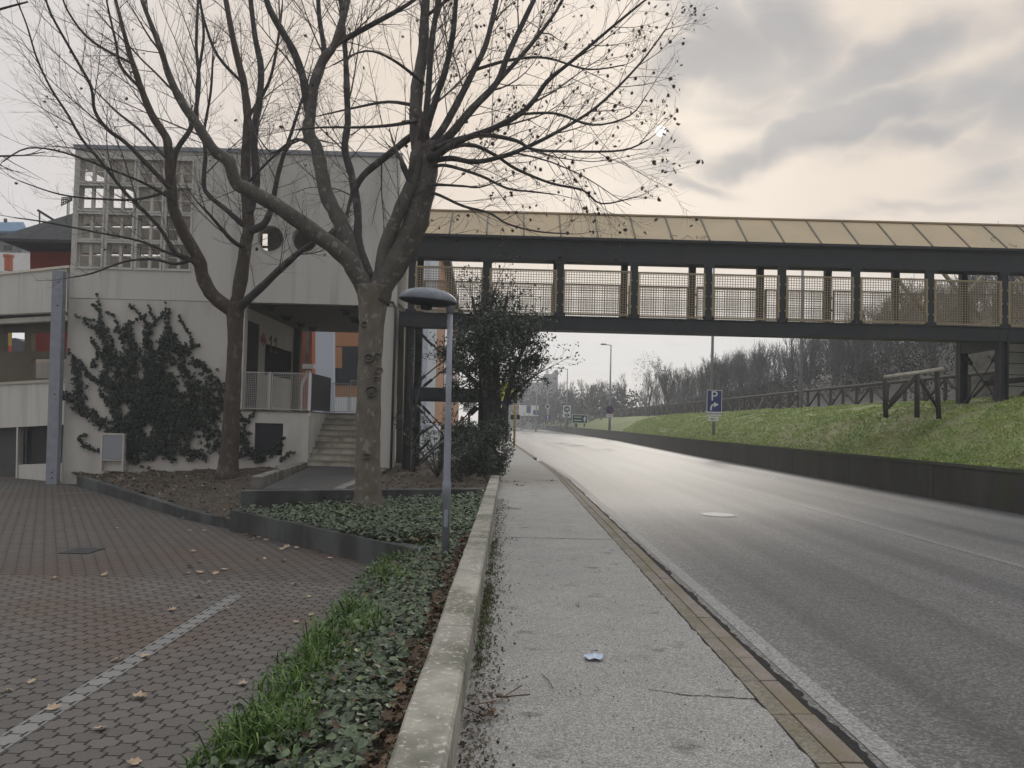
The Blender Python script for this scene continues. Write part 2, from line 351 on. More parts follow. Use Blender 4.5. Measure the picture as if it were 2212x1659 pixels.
M_barklimb = mat('plane_limb_bark', (.105, .095, .082), (.07, .064, .057), 6, .85, .6, 35, c3=(.17, .16, .14), s3=8, a3=.58, b3=.63, bdist=.02)
M_limb = mat('limb_bark', (.058, .054, .051), (.04, .038, .037), 6, .85, .4, 40, c3=(.10, .095, .088), s3=5, a3=.55, b3=.62)
M_twig = mat('twig', (.095, .078, .07), island=.3)
M_fartwig = mat('far_twig', (.075, .072, .072), island=.25, coord='obj')
M_steel = mat('dark_steel', (.016, .019, .023), (.023, .026, .03), 1.2, .55, .1, 40, spec=.4, c3=(.038, .033, .029), s3=1.4, stretch=(1, 1, .25), a3=.56, b3=.72)
M_roofp = mat('ochre_roof', (.43, .335, .205), (.40, .315, .20), .9, .6, .05, 30, c3=(.37, .30, .19), s3=.5, spec=.25)
M_mesh = mat('ochre_mesh', (.37, .305, .19), (.28, .235, .155), 5, .6)
M_meshw = mat('mesh_wire', (.37, .30, .21))
M_galv = mat('galvanised', (.28, .30, .345), (.23, .245, .285), 5, .55, .1, 60, metal=.1)
M_lamp = mat('lamp_shell', (.12, .135, .16), (.09, .10, .12), 6, .45, 0, c3=(.17, .19, .22), s3=8, spec=.5)
M_lampdk = mat('lamp_under', (.03, .033, .037), rough=.5)
M_black = mat('black', (.006, .006, .008), rough=.8, spec=.1)
M_darkin = mat('dark_interior', (.035, .035, .034), (.028, .028, .028), 2)
M_grille = mat('grille', (.06, .062, .07), rough=.6)
M_white = mat('white_paint', (.72, .71, .69), (.62, .61, .6), 4, .6)
M_rail = mat('railing_steel', (.42, .41, .39), rough=.5)
M_terra = mat('terracotta', (.45, .135, .075), (.40, .12, .07), 2)
M_red = mat('red_plaster', (.26, .045, .032), (.22, .04, .03), 2)
M_orange = mat('orange_plaster', (.42, .2, .10), (.36, .18, .09), 1)
M_blue = mat('pale_blue_plaster', (.56, .62, .70), (.52, .58, .66), .7)
M_bluelit = mat('blue_white_plaster', (.72, .75, .78))
M_dkroof = mat('slate_roof', (.045, .045, .05), (.03, .03, .033), 3)
M_blueroof = mat('blue_metal_roof', (.10, .17, .26))
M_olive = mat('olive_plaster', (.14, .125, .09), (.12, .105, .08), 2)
M_wood = mat('weathered_wood', (.06, .051, .043), (.04, .034, .029), 6, .85, .4, 40)
M_woodpale = mat('pale_wood', (.42, .39, .33), (.3, .27, .23), 8)  # paler tone for the near top rail and one diagonal
M_signblue = mat('sign_blue', (.012, .03, .16), rough=.4)
M_signwhite = mat('sign_white', (.68, .68, .66), rough=.45)
M_signback = mat('sign_back', (.05, .052, .055), rough=.5)
M_signgreen = mat('sign_green', (.012, .075, .055), rough=.4)
M_signred = mat('sign_red', (.5, .025, .03), rough=.4)
M_yellow = mat('yellow_paint', (.50, .36, .05), (.42, .30, .05), 6)
M_ybill = mat('billboard_yellow', (.62, .66, .06))
M_glass = mat('car_glass', (.02, .024, .028), rough=.1, spec=.6)
M_rubber = mat('rubber', (.012, .012, .012))
M_rim = mat('rim', (.5, .5, .52), rough=.35, metal=.6)
M_stone = mat('stone_wall', (.22, .21, .18), (.14, .135, .115), 2.5, .9, .6, 12, c3=(.08, .085, .065), s3=1)
M_hazeblock = mat('grey_block', (.20, .205, .21), (.17, .175, .18), .2)
PV1 = paver_mat('pavers', (.095, .086, .077), (.135, .124, .112), .15, False, stain=(.105, .073, .054))
PV2 = paver_mat('pavers_turned', (.076, .067, .058), (.105, .094, .082), .15, True, stain=(.085, .06, .045))
PVL = paver_mat('pavers_painted', (.21, .207, .197), (.16, .157, .148), .15, False)
# ================================================================== THE SETTING
XL = [(-5, 1.75), (24, 1.75), (29, 1.63), (42, 1.15), (63, .46), (100, -.3), (160, -1.2), (270, -3.5), (420, -9)]
XR = [(-5, 11.25), (17, 11.25), (48, 11.55), (92, 12.9), (152, 12.6), (270, 9.8), (420, 4.6)]
WT = [(0, .84), (48, .91), (152, 1.18), (420, 1.6)]
xl = lambda y: interp(XL, y)
xr = lambda y: interp(XR, y)
YS = [-3+.75*i for i in range(40)]+[27+2*i for i in range(20)]+[67+6*i for i in range(16)]+[165+15*i for i in range(18)]
def strip(name, fl, fr, z, m_, ys=YS, nx=1):
    mb = MB()
    for a, b in zip(ys, ys[1:]):
        for i in range(nx):
            l = lambda y, t: fl(y)+(fr(y)-fl(y))*t
            mb.quad((l(a, i/nx), a, z), (l(a, (i+1)/nx), a, z), (l(b, (i+1)/nx), b, z), (l(b, i/nx), b, z))
    return struct(mb, name, m_)
mb = MB(); mb.quad((-900, -60, -.9), (900, -60, -.9), (900, 1500, -.9), (-900, 1500, -.9)); struct(mb, 'ground', mat('far_ground', (.07, .08, .045), (.05, .06, .035), .05))
strip('road', lambda y: xl(y)-.05, lambda y: xr(y)+.1, -.10, M_road)
strip('edge_line', lambda y: xl(y)+.22, lambda y: xl(y)+.36, -.096, M_paint, [y for y in YS if y < 120])
mb = MB()
for a, b in zip(YS, YS[1:]):
    if a > 26 and (int(a/2) % 3 == 0): continue
    if b > 200: break
    c = lambda y: 6.75-.0035*(y-10) if y < 60 else 6.57-(60-y)*0+(xr(y)-xr(60)-.0)*.5
    mb.quad((c(a)-.07, a, -.096), (c(a)+.07, a, -.096), (c(b)+.07, b, -.096), (c(b)-.07, b, -.096))
struct(mb, 'centre_line', M_paint2)
# gutter: rough dark seam between kerb and asphalt
mb = MB(); ys = [-3+.045*i for i in range(800)]
for a, b in zip(ys, ys[1:]):
    w = lambda y: .165+.03*fbm(y, 1, 2.3)+.03*fbm(y, 4, 13)
    mb.quad((xl(a)-.01, a, -.093), (xl(a)+w(a), a, -.093), (xl(b)+w(b), b, -.093), (xl(b)-.01, b, -.093))
struct(mb, 'gutter', M_gutter)
# pavement, kerb
strip('pavement', lambda y: -.4 if y < 28 else -.4-(y-28)*.03, lambda y: xl(y)-.235, 0, M_pave, [y for y in YS if y < 130])
mb = MB(); y = -2.2
while y < 100:
    ln = R.uniform(.42, .62) if y < 30 else 3
    if 33 < y < 36.5: y += ln; continue
    j = R.uniform(-.004, .004); a, b = y+.006, y+ln-.006; dz = R.uniform(-.002, .002)
    top = .012+dz
    P = [(xl(a)-.235, a, top), (xl(a)+j, a, top), (xl(b)+j, b, top), (xl(b)-.235, b, top)]
    mb.k = 0; xm_ = .115; mb.prism([(P[0][0]+xm_+.004, a, top), P[1], P[2], (P[3][0]+xm_+.004, b, top)], (0, 0, -.2)); mb.k = 1; mb.prism([(P[0][0], a-.003, .006), (P[0][0]+xm_, a-.003, .006), (P[3][0]+xm_, b+.003, .006), (P[3][0], b+.003, .006)], (0, 0, -.2))
    if False: mb.prism([P[0], (P[1][0]-.03, a, top), P[1] and (P[1][0], a+.1, top), P[2], P[3]], (0, 0, -.2))
    y += ln
struct(mb, 'kerb', [M_kerb, mat('kerb_bed', (.205, .182, .148), (.155, .138, .112), 5, .9, .5, 70, c3=(.14, .125, .085), s3=1.3, agg=(80, .7, 1.3, 1))], fix=True, bevel=.005)
# expansion joint across the pavement + cracks along the kerb: thin dark sheets
mb = MB()
def crack(p, q, w=.012, n=24, z=.004):
    p = Vector(p); q = Vector(q); t = (q-p).normalized(); s = Vector((-t.y, t.x, 0)); prev = None
    for i in range(n+1):
        c = p.lerp(q, i/n)+s*.02*fbm(i*.9, p.y); ww = w*(.6+.8*R.random())
        e = (c-s*ww/2, c+s*ww/2)
        if prev: mb.quad((prev[0].x, prev[0].y, z), (prev[1].x, prev[1].y, z), (e[1].x, e[1].y, z), (e[0].x, e[0].y, z))
        prev = e
crack(gz(1060, 1160, 0), gz(1325, 1166, 0), .018); crack(gz(1460, 1500, 0), gz(1640, 1512, 0), .010); crack(gz(1400, 1490, 0), gz(1470, 1500, 0), .006)
for a in range(0, 22): crack((1.512, 3+a, 0), (1.512, 4+a, 0), .012, 12)
struct(mb, 'pavement_cracks', M_gutter)
# car park: interlocking pavers, two laying directions
mb = MB(); zc = lambda y: -.45 if y < 12 else -.45-(y-12)*.0142
mb.k = 0
for a, b in ((-3, 3), (3, 9.72)): mb.quad((-45, a, -.45), (-1.2, a, -.45), (-1.2, b, -.45), (-45, b, -.45))
mb.k = 1
for a, b in ((9.72, 12), (12, 18), (18, 24), (24, 27)): mb.quad((-45, a, zc(a)), (-1.2, a, zc(a)), (-1.2, b, zc(b)), (-45, b, zc(b)))
struct(mb, 'car_park', [PV1, PV2])
mb = MB(); mb.quad((-3.155, 2, -.446), (-2.995, 2, -.446), (-2.995, 8.9, -.446), (-3.155, 8.9, -.446))

mb.quad((-12.0, 20.5, zc(20.5)+.01), (-11.8, 20.5, zc(20.5)+.01), (-9.3, 22.9, zc(22.9)+.01), (-9.5, 22.9, zc(22.9)+.01))
struct(mb, 'parking_bay_line', PVL)
# beds
def bed(name, pts, m_, amp=.04, n=26):
    """quad-patch bed: pts = 4 corners (x,y,z)"""
    A, B_, C_, D_ = [Vector(p) for p in pts]; mb = MB()
    def P(u, v):
        p = A.lerp(B_, u).lerp(D_.lerp(C_, u), v); p.z += amp*fbm(p.x, p.y, 1.4); return p
    for i in range(n):
        for j in range(n): mb.quad(P(i/n, j/n), P((i+1)/n, j/n), P((i+1)/n, (j+1)/n), P(i/n, (j+1)/n))
    struct(mb, name, m_)
    return P
bedP = bed('planting_strip', [(-1.70, 1.5, -.455), (-.42, 1.5, .03), (-.42, 10.9, .05), (-1.84, 11.3, -.455)], M_soildark, .03)
bedQ = bed('planting_bed', [(-4.95, 14.05, -.16), (-1.6, 10.7, -.16), (-.42, 10.7, .03), (-.42, 15.85, .07)], M_soildark, .03)
bedR = bed('leaf_bed', [(-3.75, 15.2, .08), (-.42, 15.95, .10), (-.42, 31, .08), (-3.75, 31, .08)], M_soil, .06)
pA = gz(166, 1027, -.30); pB = gz(396, 1099, -.30); pC = gz(500, 1122, -.30)
bedS = bed('tree_bed', [(pA.x+.1, pA.y+.2, -.34), (pC.x-.2, pC.y+.15, -.30), (-6.2, 23.99, .10), (-13.6, 23.99, -.3)], M_soil, .09)
mb = MB(); q = [gz(568, 1056, .13), gz(742, 1056, .13), gz(842, 1012, .13), gz(660, 1012, .13)]; mb.quad(*q)
mb.quad((q[3].x-.3, q[3].y-.1, .128), (-3.6, 23.2, .128), (-3.6, 26, .128), (q[3].x-.3, 26, .128)); struct(mb, 'entrance_path', M_path)
mb = MB(); mb.quad((-70, 27, -.3), (-3.9, 27, -.3), (-3.9, 29, -.1), (-70, 29, -.1)); mb.quad((-70, 29, -.1), (-.45, 29, -.02), (-.6, 130, -.02), (-70, 130, -.1)); struct(mb, 'courtyard', mat('courtyard_asphalt', (.2, .195, .185), (.16, .155, .15), .6))
# grass bank and hillside
def bankz(d, y): return interp(WT, y)-.03+2.0*(1-exp(-max(d, 0)/2.0))+.03*max(d, 0)
def hillz(x, y):
    d = x-xr(y)-.25; z = bankz(d, y)
    k = max(0, d-10)
    return z+min(k*.40, 16+.05*k)*max(0, min(1, (150-y)/70))
mb = MB(); ds = [0, .25, .5, .8, 1.1, 1.5, 2, 2.6, 3.3, 4.1, 5, 6.2, 7.5, 9, 11, 14, 18, 24, 32, 45, 65, 95, 140]
ys = [-4+1.0*i for i in range(60)]+[56+4*i for i in range(30)]+[180+12*i for i in range(20)]
G = [[(xr(y)+.25+d, y, hillz(xr(y)+.25+d, y)+(.11*fbm(d*1.1, y, .9) if 0 < d < 12 else 0)) for d in ds] for y in ys]
mb.k = 0
for i in range(len(ys)-1):
    for j in range(len(ds)-1):
        mb.k = 0 if ds[j] < 6.2 else 1
        mb.quad(G[i][j], G[i][j+1], G[i+1][j+1], G[i+1][j])
struct(mb, 'grass_embankment', [M_grass, mat('wood_floor', (.026, .023, .019), (.02, .02, .016), .7)], smooth=True)
# ================================================================== WALLS
mb = MB(); ys_ = [y for y in YS]
for a, b in zip(ys_, ys_[1:]):
    za, zb = interp(WT, a), interp(WT, b)
    P = [(xr(a), a, -.3), (xr(a)+.25, a, -.3), (xr(a)+.25, a, za), (xr(a), a, za)]; Q = [(xr(b), b, -.3), (xr(b)+.25, b, -.3), (xr(b)+.25, b, zb), (xr(b), b, zb)]
    mb.quad(P[0], Q[0], Q[3], P[3]); mb.quad(P[3], Q[3], Q[2], P[2])
rw_ = mb.build('retaining_wall', M_rwall)
mb = MB()
for a, b in zip(ys_, ys_[1:]):
    za, zb = interp(WT, a), interp(WT, b); mb.quad((xr(a)-.03, a, za-.07), (xr(b)-.03, b, zb-.07), (xr(b)-.03, b, zb+.012), (xr(a)-.03, a, za+.012)); mb.quad((xr(a)-.03, a, za+.012), (xr(b)-.03, b, zb+.012), (xr(b)+.2, b, zb+.012), (xr(a)+.2, a, za+.012)); mb.quad((xr(a), a, za-.07), (xr(b), b, zb-.07), (xr(b)-.03, b, zb-.07), (xr(a)-.03, a, za-.07))
mb.build('coping', mat('coping_concrete', (.085, .082, .068), (.05, .05, .04), 3, .95, .4, 30, c3=(.06, .07, .03), s3=1.5), rw_)
mb = MB()
for k in range(24): y = 10+k*5.2; mb.box((xr(y)-.006, y-.012, -.1), (xr(y)+.01, y+.012, interp(WT, y)-.071))
mb.build('pour_joint', M_gutter, rw_)
tag(rw_, 'long dark concrete retaining wall holding the grass bank beside the road', 'wall')
mb = MB()
edge = [(-2+.35*i) for i in range(80)]
for a, b in ((-2, 5.2), (5.208, 10.6), (10.608, 15.9), (15.912, 26)):
    n = int((b-a)/.25)
    for i in range(n):
        y0 = a+(b-a)*i/n; y1 = a+(b-a)*(i+1)/n
        def sec(y):
            w = .012*fbm(y, 5, 3); h = .24+.006*fbm(y, 9, 1.5); e = .012+.012*abs(fbm(y, 2, 6))
            return [(-.45+w*.5, y, -.5), (-.45+w*.5, y, h-e), (-.45+w*.5+e, y, h), (-.215-e+w*.3, y, h), (-.215+w*.3, y, h-e), (-.212, y, -.3)]
        p, q_ = sec(y0), sec(y1)
        for k in range(5): mb.quad(p[k], q_[k], q_[k+1], p[k+1])
    for e_ in (a, b): mb.quad(*sec(e_))
tag(mb.build('low_wall', M_conc, fix=True), 'low lichen-stained concrete wall running along the left edge of the pavement', 'wall')
def wallrun(p, q, th, z0, z1, z1b=None):
    m_ = MB(); p = Vector(p).to_2d(); q = Vector(q).to_2d(); d = (q-p).normalized(); n = Vector((-d.y, d.x))*th; z1b = z1 if z1b is None else z1b
    c = [p, q, q+n, p+n]; zt = [z1, z1b, z1b, z1]
    m_.v = [(v.x, v.y, z0) for v in c]+[(v.x, v.y, z) for v, z in zip(c, zt)]
    m_.f = [(0, 3, 2, 1), (4, 5, 6, 7), (0, 1, 5, 4), (1, 2, 6, 5), (2, 3, 7, 6), (3, 0, 4, 7)]; m_.m = [0]*6
    return m_
tag(wallrun((-5.06, 14.12), (-1.2, 10.27), .2, -.7, -.10, -.09).build('planter_wall', M_concdark, bevel=.015), 'dark low concrete wall between the paved car park and the ivy bed', 'wall')
tag(wallrun((-4.9, 14.2), (-.455, 15.88), .24, -.6, .24).build('planter_wall', M_concdark, bevel=.015), 'blue-grey concrete wall behind the ivy bed, ending at the low pavement wall', 'wall')
mb = MB()
for p, q_ in ((pA, pB), (pB, pC)):
    w = wallrun(p, q_, .18, -.75, -.30); n = len(mb.v); mb.v += w.v; mb.f += [tuple(i+n for i in f) for f in w.f]; mb.m += w.m
w = wallrun((pC.x, pC.y), (-4.75, 14.25), .25, -.75, -.22); n = len(mb.v); mb.v += w.v; mb.f += [tuple(i+n for i in f) for f in w.f]; mb.m += w.m
tag(mb.build('planter_kerb', M_concdark, bevel=.015), 'dark stepped concrete kerb around the leaf-covered bed below the ivy-clad facade', 'kerb')
a_ = gz(566, 1036, .2); b_ = gz(664, 1003, .2)
tag(wallrun((a_.x, a_.y), (b_.x, b_.y), .25, -.4, .27).build('path_wall', M_conc_mid, bevel=.02), 'short mossy diagonal concrete edge on the left of the entrance path', 'wall')
a_ = gz(742, 1058, .16); b_ = gz(838, 1014, .16)
tag(wallrun((a_.x, a_.y), (b_.x, b_.y), .22, -.3, .19).build('path_edging', M_conc_mid, bevel=.02), 'pale concrete edging between the entrance path and the leafy bed', 'kerb')
# ================================================================== ENTRANCE BUILDING
FY = 24.0
bld = thing('entrance_building', 'pale plastered building with gridded windows, round holes and a stair porch', 'building', (-8.7, 24, 0))
fx = lambda px, py: at(px, py, FY).x
fz = lambda px, py: at(px, py, FY).z
XB0, XB1 = -13.88, -3.62
c1f = lambda x, y: (x/2.212/1.823, (500+y/2.212)/1.823)
cols = [tuple(at(*c1f(a, yy), FY).x for a in ab) for ab, yy in (((682, 893), 850), ((942, 1155), 850), ((1202, 1405), 860), ((1452, 1660), 860))]
rows = [(8.88, 9.60), (7.98, 8.74), (7.07, 7.84), (6.17, 6.94)]
holes = [(c[0], c[1], r[0], r[1]) for c in cols for r in rows]
circ = [(at(x, y, FY).x, at(*((584, 515)), FY).z, .405) for x, y in ((584, 515), (658, 516), (733, 520))]
XM = cols[-1][1]+.25
xs = [XB0, XM]+[v for c in cols for v in c]; zs = [5.19, 9.9]+[v for r in rows for v in r]
grid_wall(xs, zs, holes, [], FY, FY+.28, 'wall', M_plaster, bld)
xs = [XM, XB1]; zs = [5.19, 9.9]
for c in circ: xs += [c[0]-.44, c[0]+.44]
zs += [circ[0][1]-.44, circ[0][1]+.44]
grid_wall(xs, zs, [], circ, FY, FY+.28, 'wall', M_plaster, bld)
# lower storey
XP0 = -8.36; SX = -6.25; PL = 1.84; XPL = -4.32
vent = (at(551, 906, FY).x, at(612, 906, FY).x, .42, 1.42)
mb = MB(); mb.box((XB0, FY+.004, -.9), (XP0, FY+.3, 5.165)); mb.box((XB0+.02, FY+.03, 5.1), (XP0, FY+.28, 5.2)); mb.build('wall', M_plaster_dirty, bld)
for a in ((FY+.004, FY+.55), (30.6, 31.3)): mb = MB(); mb.box((XPL, a[0], -.5), (XB1, a[1], 5.165)); mb.build('pillar', M_plaster_dirty, bld)
grid_wall([XP0+.001, SX, vent[0], vent[1]], [-.6, PL-.06, vent[2], vent[3]], [vent], [], FY+.004, FY+.26, 'wall', M_plaster_dirty, bld)
mb = MB(); mb.box((SX-.26, FY+.264, -.6), (SX, 26.6, PL-.06)); mb.build('stair_side_wall', M_plaster, bld)
mb = MB(); mb.box((XP0-.1, FY-.03, PL-.058), (SX+.03, FY+.3, PL+.0)); mb.build('coping', M_conc_mid, bld)
# coping on the roof edge, soffit, floor slab, ends
mb = MB(); mb.box((XB0-.04, FY-.05, 9.9), (XB1+.05, FY+.34, 10.03)); mb.build('roof_coping', mat('metal_coping', (.27, .285, .31), rough=.6), bld)
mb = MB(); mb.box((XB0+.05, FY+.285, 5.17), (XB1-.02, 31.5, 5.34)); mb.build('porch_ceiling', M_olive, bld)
mb = MB(); mb.box((XB1-.28, FY+.285, 5.35), (XB1, 31.5, 9.88)); mb.build('side_wall', M_plaster, bld); mb = MB(); mb.box((XB0+.02, FY+.285, 5.35), (XB0+.05, 25.0, 6.2)); mb.build('side_wall', M_plaster, bld)
mb = MB(); mb.box((XP0-.6, FY+.305, PL-.25), (-3.7, 31.5, PL-.0)) if False else None
mb.box((-8.64, FY+.305, PL-.2), (SX-.27, 33.5, PL-.02)); mb.box((SX-.27, 26.61, PL-.2), (-3.7, 33.5, PL-.02)); mb.build('porch_floor', M_conc_mid, bld)
mb = MB(); mb.box((-9.4, FY+.285, 9.6), (XB1-.285, 31.5, 9.85)); mb.box((-9.4, 31.2, 5.35), (XB1-.285, 31.45, 9.59)); mb.build('roof', M_conc_mid, bld)
# staircase
mb = MB(); rise = (PL-.03-.13)/9
for i in range(9):
    y0 = FY+.02+i*.285; z1 = .13+rise*(i+1)
    mb.box((SX+.003, y0+.03, -.2), (XPL-.003, y0+.285+(.1 if i == 8 else .029), z1-.045))
    mb.k = 1; mb.box((SX+.002, y0, z1-.044), (XPL-.002, y0+.315, z1)); mb.k = 0
mb.build('stair', [mat('stair_stone', (.5, .47, .40), (.40, .37, .31), 3, .85, .2, 60, c3=(.28, .26, .2), s3=2.2), mat('stair_tread', (.27, .255, .22), (.2, .19, .16), 5)], bld)  # treads coloured darker than risers to paint in the shadow line at each nosing
# porch: side wall with dark door and dark window, end wall
mb = MB()
mb.box((-8.95, FY+.305, PL), (-8.65, 27.0, 5.165)); mb.box((-8.95, 27.0, PL), (-8.65, 30.299, 3.1)); mb.box((-8.95, 27.0, 4.2), (-8.65, 30.299, 5.165)); mb.box((-8.95, 30.3, PL), (-8.65, 30.49, 5.165))
mb.build('porch_wall', mat('porch_plaster', (.68, .65, .58), (.6, .57, .51), 1.5), bld)
mb = MB(); mb.box((-8.70, 27.0, 3.1), (-8.66, 30.29, 4.2)); w_ = mb.build('window', M_black, bld)
mb = MB(); mb.box((-8.65, FY+.31, PL), (-8.62, 26.2, 4.75)); mb.build('door', M_darkin, bld)
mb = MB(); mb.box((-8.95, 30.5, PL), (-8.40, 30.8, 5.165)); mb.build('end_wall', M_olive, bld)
# graffiti on the porch wall (faces +X)
mb = MB()
def gline(pts, w=.045):
    for p, q_ in zip(pts, pts[1:]): mb.beam((-8.643, p[0], p[1]), (-8.643, q_[0], q_[1]), w, .012, up=(1, 0, 0))
g0 = 26.45
for a in ([(g0-.05, 4.28), (g0+.55, 4.28)], [(g0, 4.32), (g0+.3, 4.50), (g0+.62, 4.30), (g0+.3, 4.12), (g0, 4.26)], [(g0+.1, 4.2), (g0+.4, 4.45)], [(g0+.2, 4.42), (g0+.5, 4.2)]): gline(a, .10)
mb.build('graffiti_arrow', M_signred, bld)
mb = MB()
for a in ([(g0+.95, 4.36), (g0+1.18, 4.52), (g0+1.18, 4.0)], [(g0+1.05, 4.0), (g0+1.35, 4.0)], [(g0+1.5, 4.36), (g0+1.75, 4.52), (g0+1.75, 4.0)], [(g0+1.6, 4.0), (g0+1.95, 4.0)]): gline(a, .085)
mb.build('graffiti_number', mat('graffiti_brown', (.2, .05, .035)), bld)
# windows: frame with mullion and transom in each opening
for i, c in enumerate(cols):
    for j, r in enumerate(rows):
        mb = MB(); a, b, z0, z1 = c[0], c[1], r[0], r[1]; y0 = FY+.10; y1 = FY+.17; t = .035
        mb.box((a, y0, z0), (a+t, y1, z1)); mb.box((b-t, y0, z0), (b, y1, z1)); mb.box((a+t, y0, z0), (b-t, y1, z0+t)); mb.box((a+t, y0, z1-t), (b-t, y1, z1))
        m_ = (a+b)/2; zm = (z0+z1)/2
        mb.box((m_-.045, y0-.02, z0+t), (m_+.045, y1, z1-t)); mb.box((a+t, y0+.01, zm-.018), (m_-.045, y1-.01, zm+.018)); mb.box((m_+.045, y0+.01, zm-.018), (b-t, y1-.01, zm+.018))
        o = mb.build('window', M_plaster, bld)
        mb = MB(); e = .06; y2 = FY-.035
        mb.box((a-e, y2, z0-e), (a-.001, FY-.001, z1+e)); mb.box((b+.001, y2, z0-e), (b+e, FY-.001, z1+e)); mb.box((a-.001, y2, z0-e), (b+.001, FY-.001, z0-.001)); mb.box((a-.001, y2, z1+.001), (b+.001, FY-.001, z1+e))
        f = mb.build('frame', M_plaster, bld); f.parent = o; f.matrix_parent_inverse = Matrix.Translation(-bld.location)
        f.matrix_parent_inverse = o.matrix_parent_inverse.copy(); f.matrix_parent_inverse = Matrix()
for x, z, r in circ:
    mb = MB(); n = 36
    for k in range(n):
        a0, a1 = 2*pi*k/n, 2*pi*(k+1)/n
        P = lambda a, rr, y: (x+rr*cos(a), y, z+rr*sin(a))
        mb.quad(P(a0, r, FY-.01), P(a1, r, FY-.01), P(a1, r+.035, FY-.01), P(a0, r+.035, FY-.01)); mb.quad(P(a0, r+.035, FY-.01), P(a1, r+.035, FY-.01), P(a1, r+.035, FY-.001), P(a0, r+.035, FY-.001))
        mb.quad(P(a0, r-.002, FY-.01), P(a1, r-.002, FY-.01), P(a1, r-.002, FY+.27), P(a0, r-.002, FY+.27))
    mb.build('round_opening', M_plaster_dirty, bld)
# upper inner partition: sky shows through its sloping gap and slits
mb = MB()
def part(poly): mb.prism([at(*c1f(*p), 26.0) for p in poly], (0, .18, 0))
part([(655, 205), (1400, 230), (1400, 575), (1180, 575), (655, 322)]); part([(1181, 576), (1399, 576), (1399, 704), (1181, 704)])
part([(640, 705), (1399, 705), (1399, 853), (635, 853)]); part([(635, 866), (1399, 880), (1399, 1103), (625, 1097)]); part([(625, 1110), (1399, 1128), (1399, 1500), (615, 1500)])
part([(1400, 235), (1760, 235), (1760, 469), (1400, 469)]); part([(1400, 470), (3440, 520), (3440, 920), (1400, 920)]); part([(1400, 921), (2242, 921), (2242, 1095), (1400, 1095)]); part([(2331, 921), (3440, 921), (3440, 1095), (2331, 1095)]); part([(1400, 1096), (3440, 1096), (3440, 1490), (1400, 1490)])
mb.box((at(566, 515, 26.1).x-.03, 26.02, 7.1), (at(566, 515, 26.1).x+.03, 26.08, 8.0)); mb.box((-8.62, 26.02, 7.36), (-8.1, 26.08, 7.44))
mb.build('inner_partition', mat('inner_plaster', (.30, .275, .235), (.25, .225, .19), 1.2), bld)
mb = MB(); mb.box((vent[0], FY+.16, vent[2]), (vent[1], FY+.2, vent[3]))
n = 26
for k in range(n): x = vent[0]+(vent[1]-vent[0])*(k+.5)/n; mb.box((x-.007, FY+.07, vent[2]), (x+.007, FY+.1, vent[3])); z = vent[2]+(vent[3]-vent[2])*(k+.5)/n; mb.box((vent[0], FY+.055, z-.006), (vent[1], FY+.069, z+.006))
mb.build('vent_grille', M_grille, bld)
mb = MB(); mb.tube([(XB1-.02, FY-.07, .1), (XB1-.02, FY-.07, 4.9), (XB1-.02, FY-.07, 5.12), (XB1-.12, FY-.03, 5.3), (XB1-.5, FY-.03, 5.32)], .04, 8); mb.build('drainpipe', M_grille, bld, smooth=True)
# railing along the porch edge
rl = thing('porch_railing', 'grey mesh railing with pale posts along the front edge of the porch', 'railing', (-7.3, 24, PL))
def rail_panel(p, q_, z0, z1, nm='mesh_panel', pitch=.055, par=None, m2=None):
    p = Vector(p); q_ = Vector(q_); m_ = MB(); L_ = (q_-p).length
    for a, b in ((z0, z0), (z1, z1)): m_.beam((p.x, p.y, a), (q_.x, q_.y, b), .03, .03)
    for c in (p, q_): m_.beam((c.x, c.y, z0), (c.x, c.y, z1), .03, .03, up=(0, 1, 0))
    n = int(L_/pitch)
    for k in range(1, n): c = p.lerp(q_, k/n); m_.beam((c.x, c.y, z0), (c.x, c.y, z1), .009, .009, up=(0, 1, 0))
    n = int((z1-z0)/pitch)
    for k in range(1, n): z = z0+(z1-z0)*k/n; m_.beam((p.x, p.y+.01, z), (q_.x, q_.y+.01, z), .009, .009)
    return m_.build(nm, m2 or M_rail, par)
zr0, zr1 = PL+.03, PL+1.16; xa = fx(523, 845); xm = fx(582, 845); xe = fx(669, 845)
for a, b in ((xa, xm-.07), (xm+.07, xe-.06)): rail_panel((a, FY+.05, 0), (b, FY+.05, 0), zr0, zr1, par=rl)
for x in (xm, xe):
    mb = MB(); mb.box((x-.035, FY+.0, PL-.16), (x+.035, FY+.07, zr1+.02)); mb.build('post', M_white if x == xe else M_rail, rl)
rail_panel((xe+.05, FY+.09, 0), (xe+.05, 26.5, 0), zr0, zr1, par=rl, pitch=.03, m2=M_grille)
r2 = thing('stair_railing', 'mesh railing panels behind the head of the stair', 'railing', (-5.7, 26.8, PL))
x1, x2, x3 = at(707, 850, 26.7).x, at(753, 850, 26.7).x, at(772, 850, 26.7).x
rail_panel((x1, 26.7, 0), (x2, 26.7, 0), PL+.02, PL+1.0, par=r2); rail_panel((x2+.06, 26.7, 0), (XPL, 26.7, 0), PL+.02, PL+1.12, par=r2)
mb = MB(); mb.box((x1-.09, 26.67, PL-.02), (x1-.04, 26.72, PL+1.2)); mb.build('post', M_white, r2)
for (px, py, Y) in ((548, 692, 25.4), (565, 712, 26.6), (659, 721, 27.5), (679, 731, 30), (703, 742, 31.0)): pass
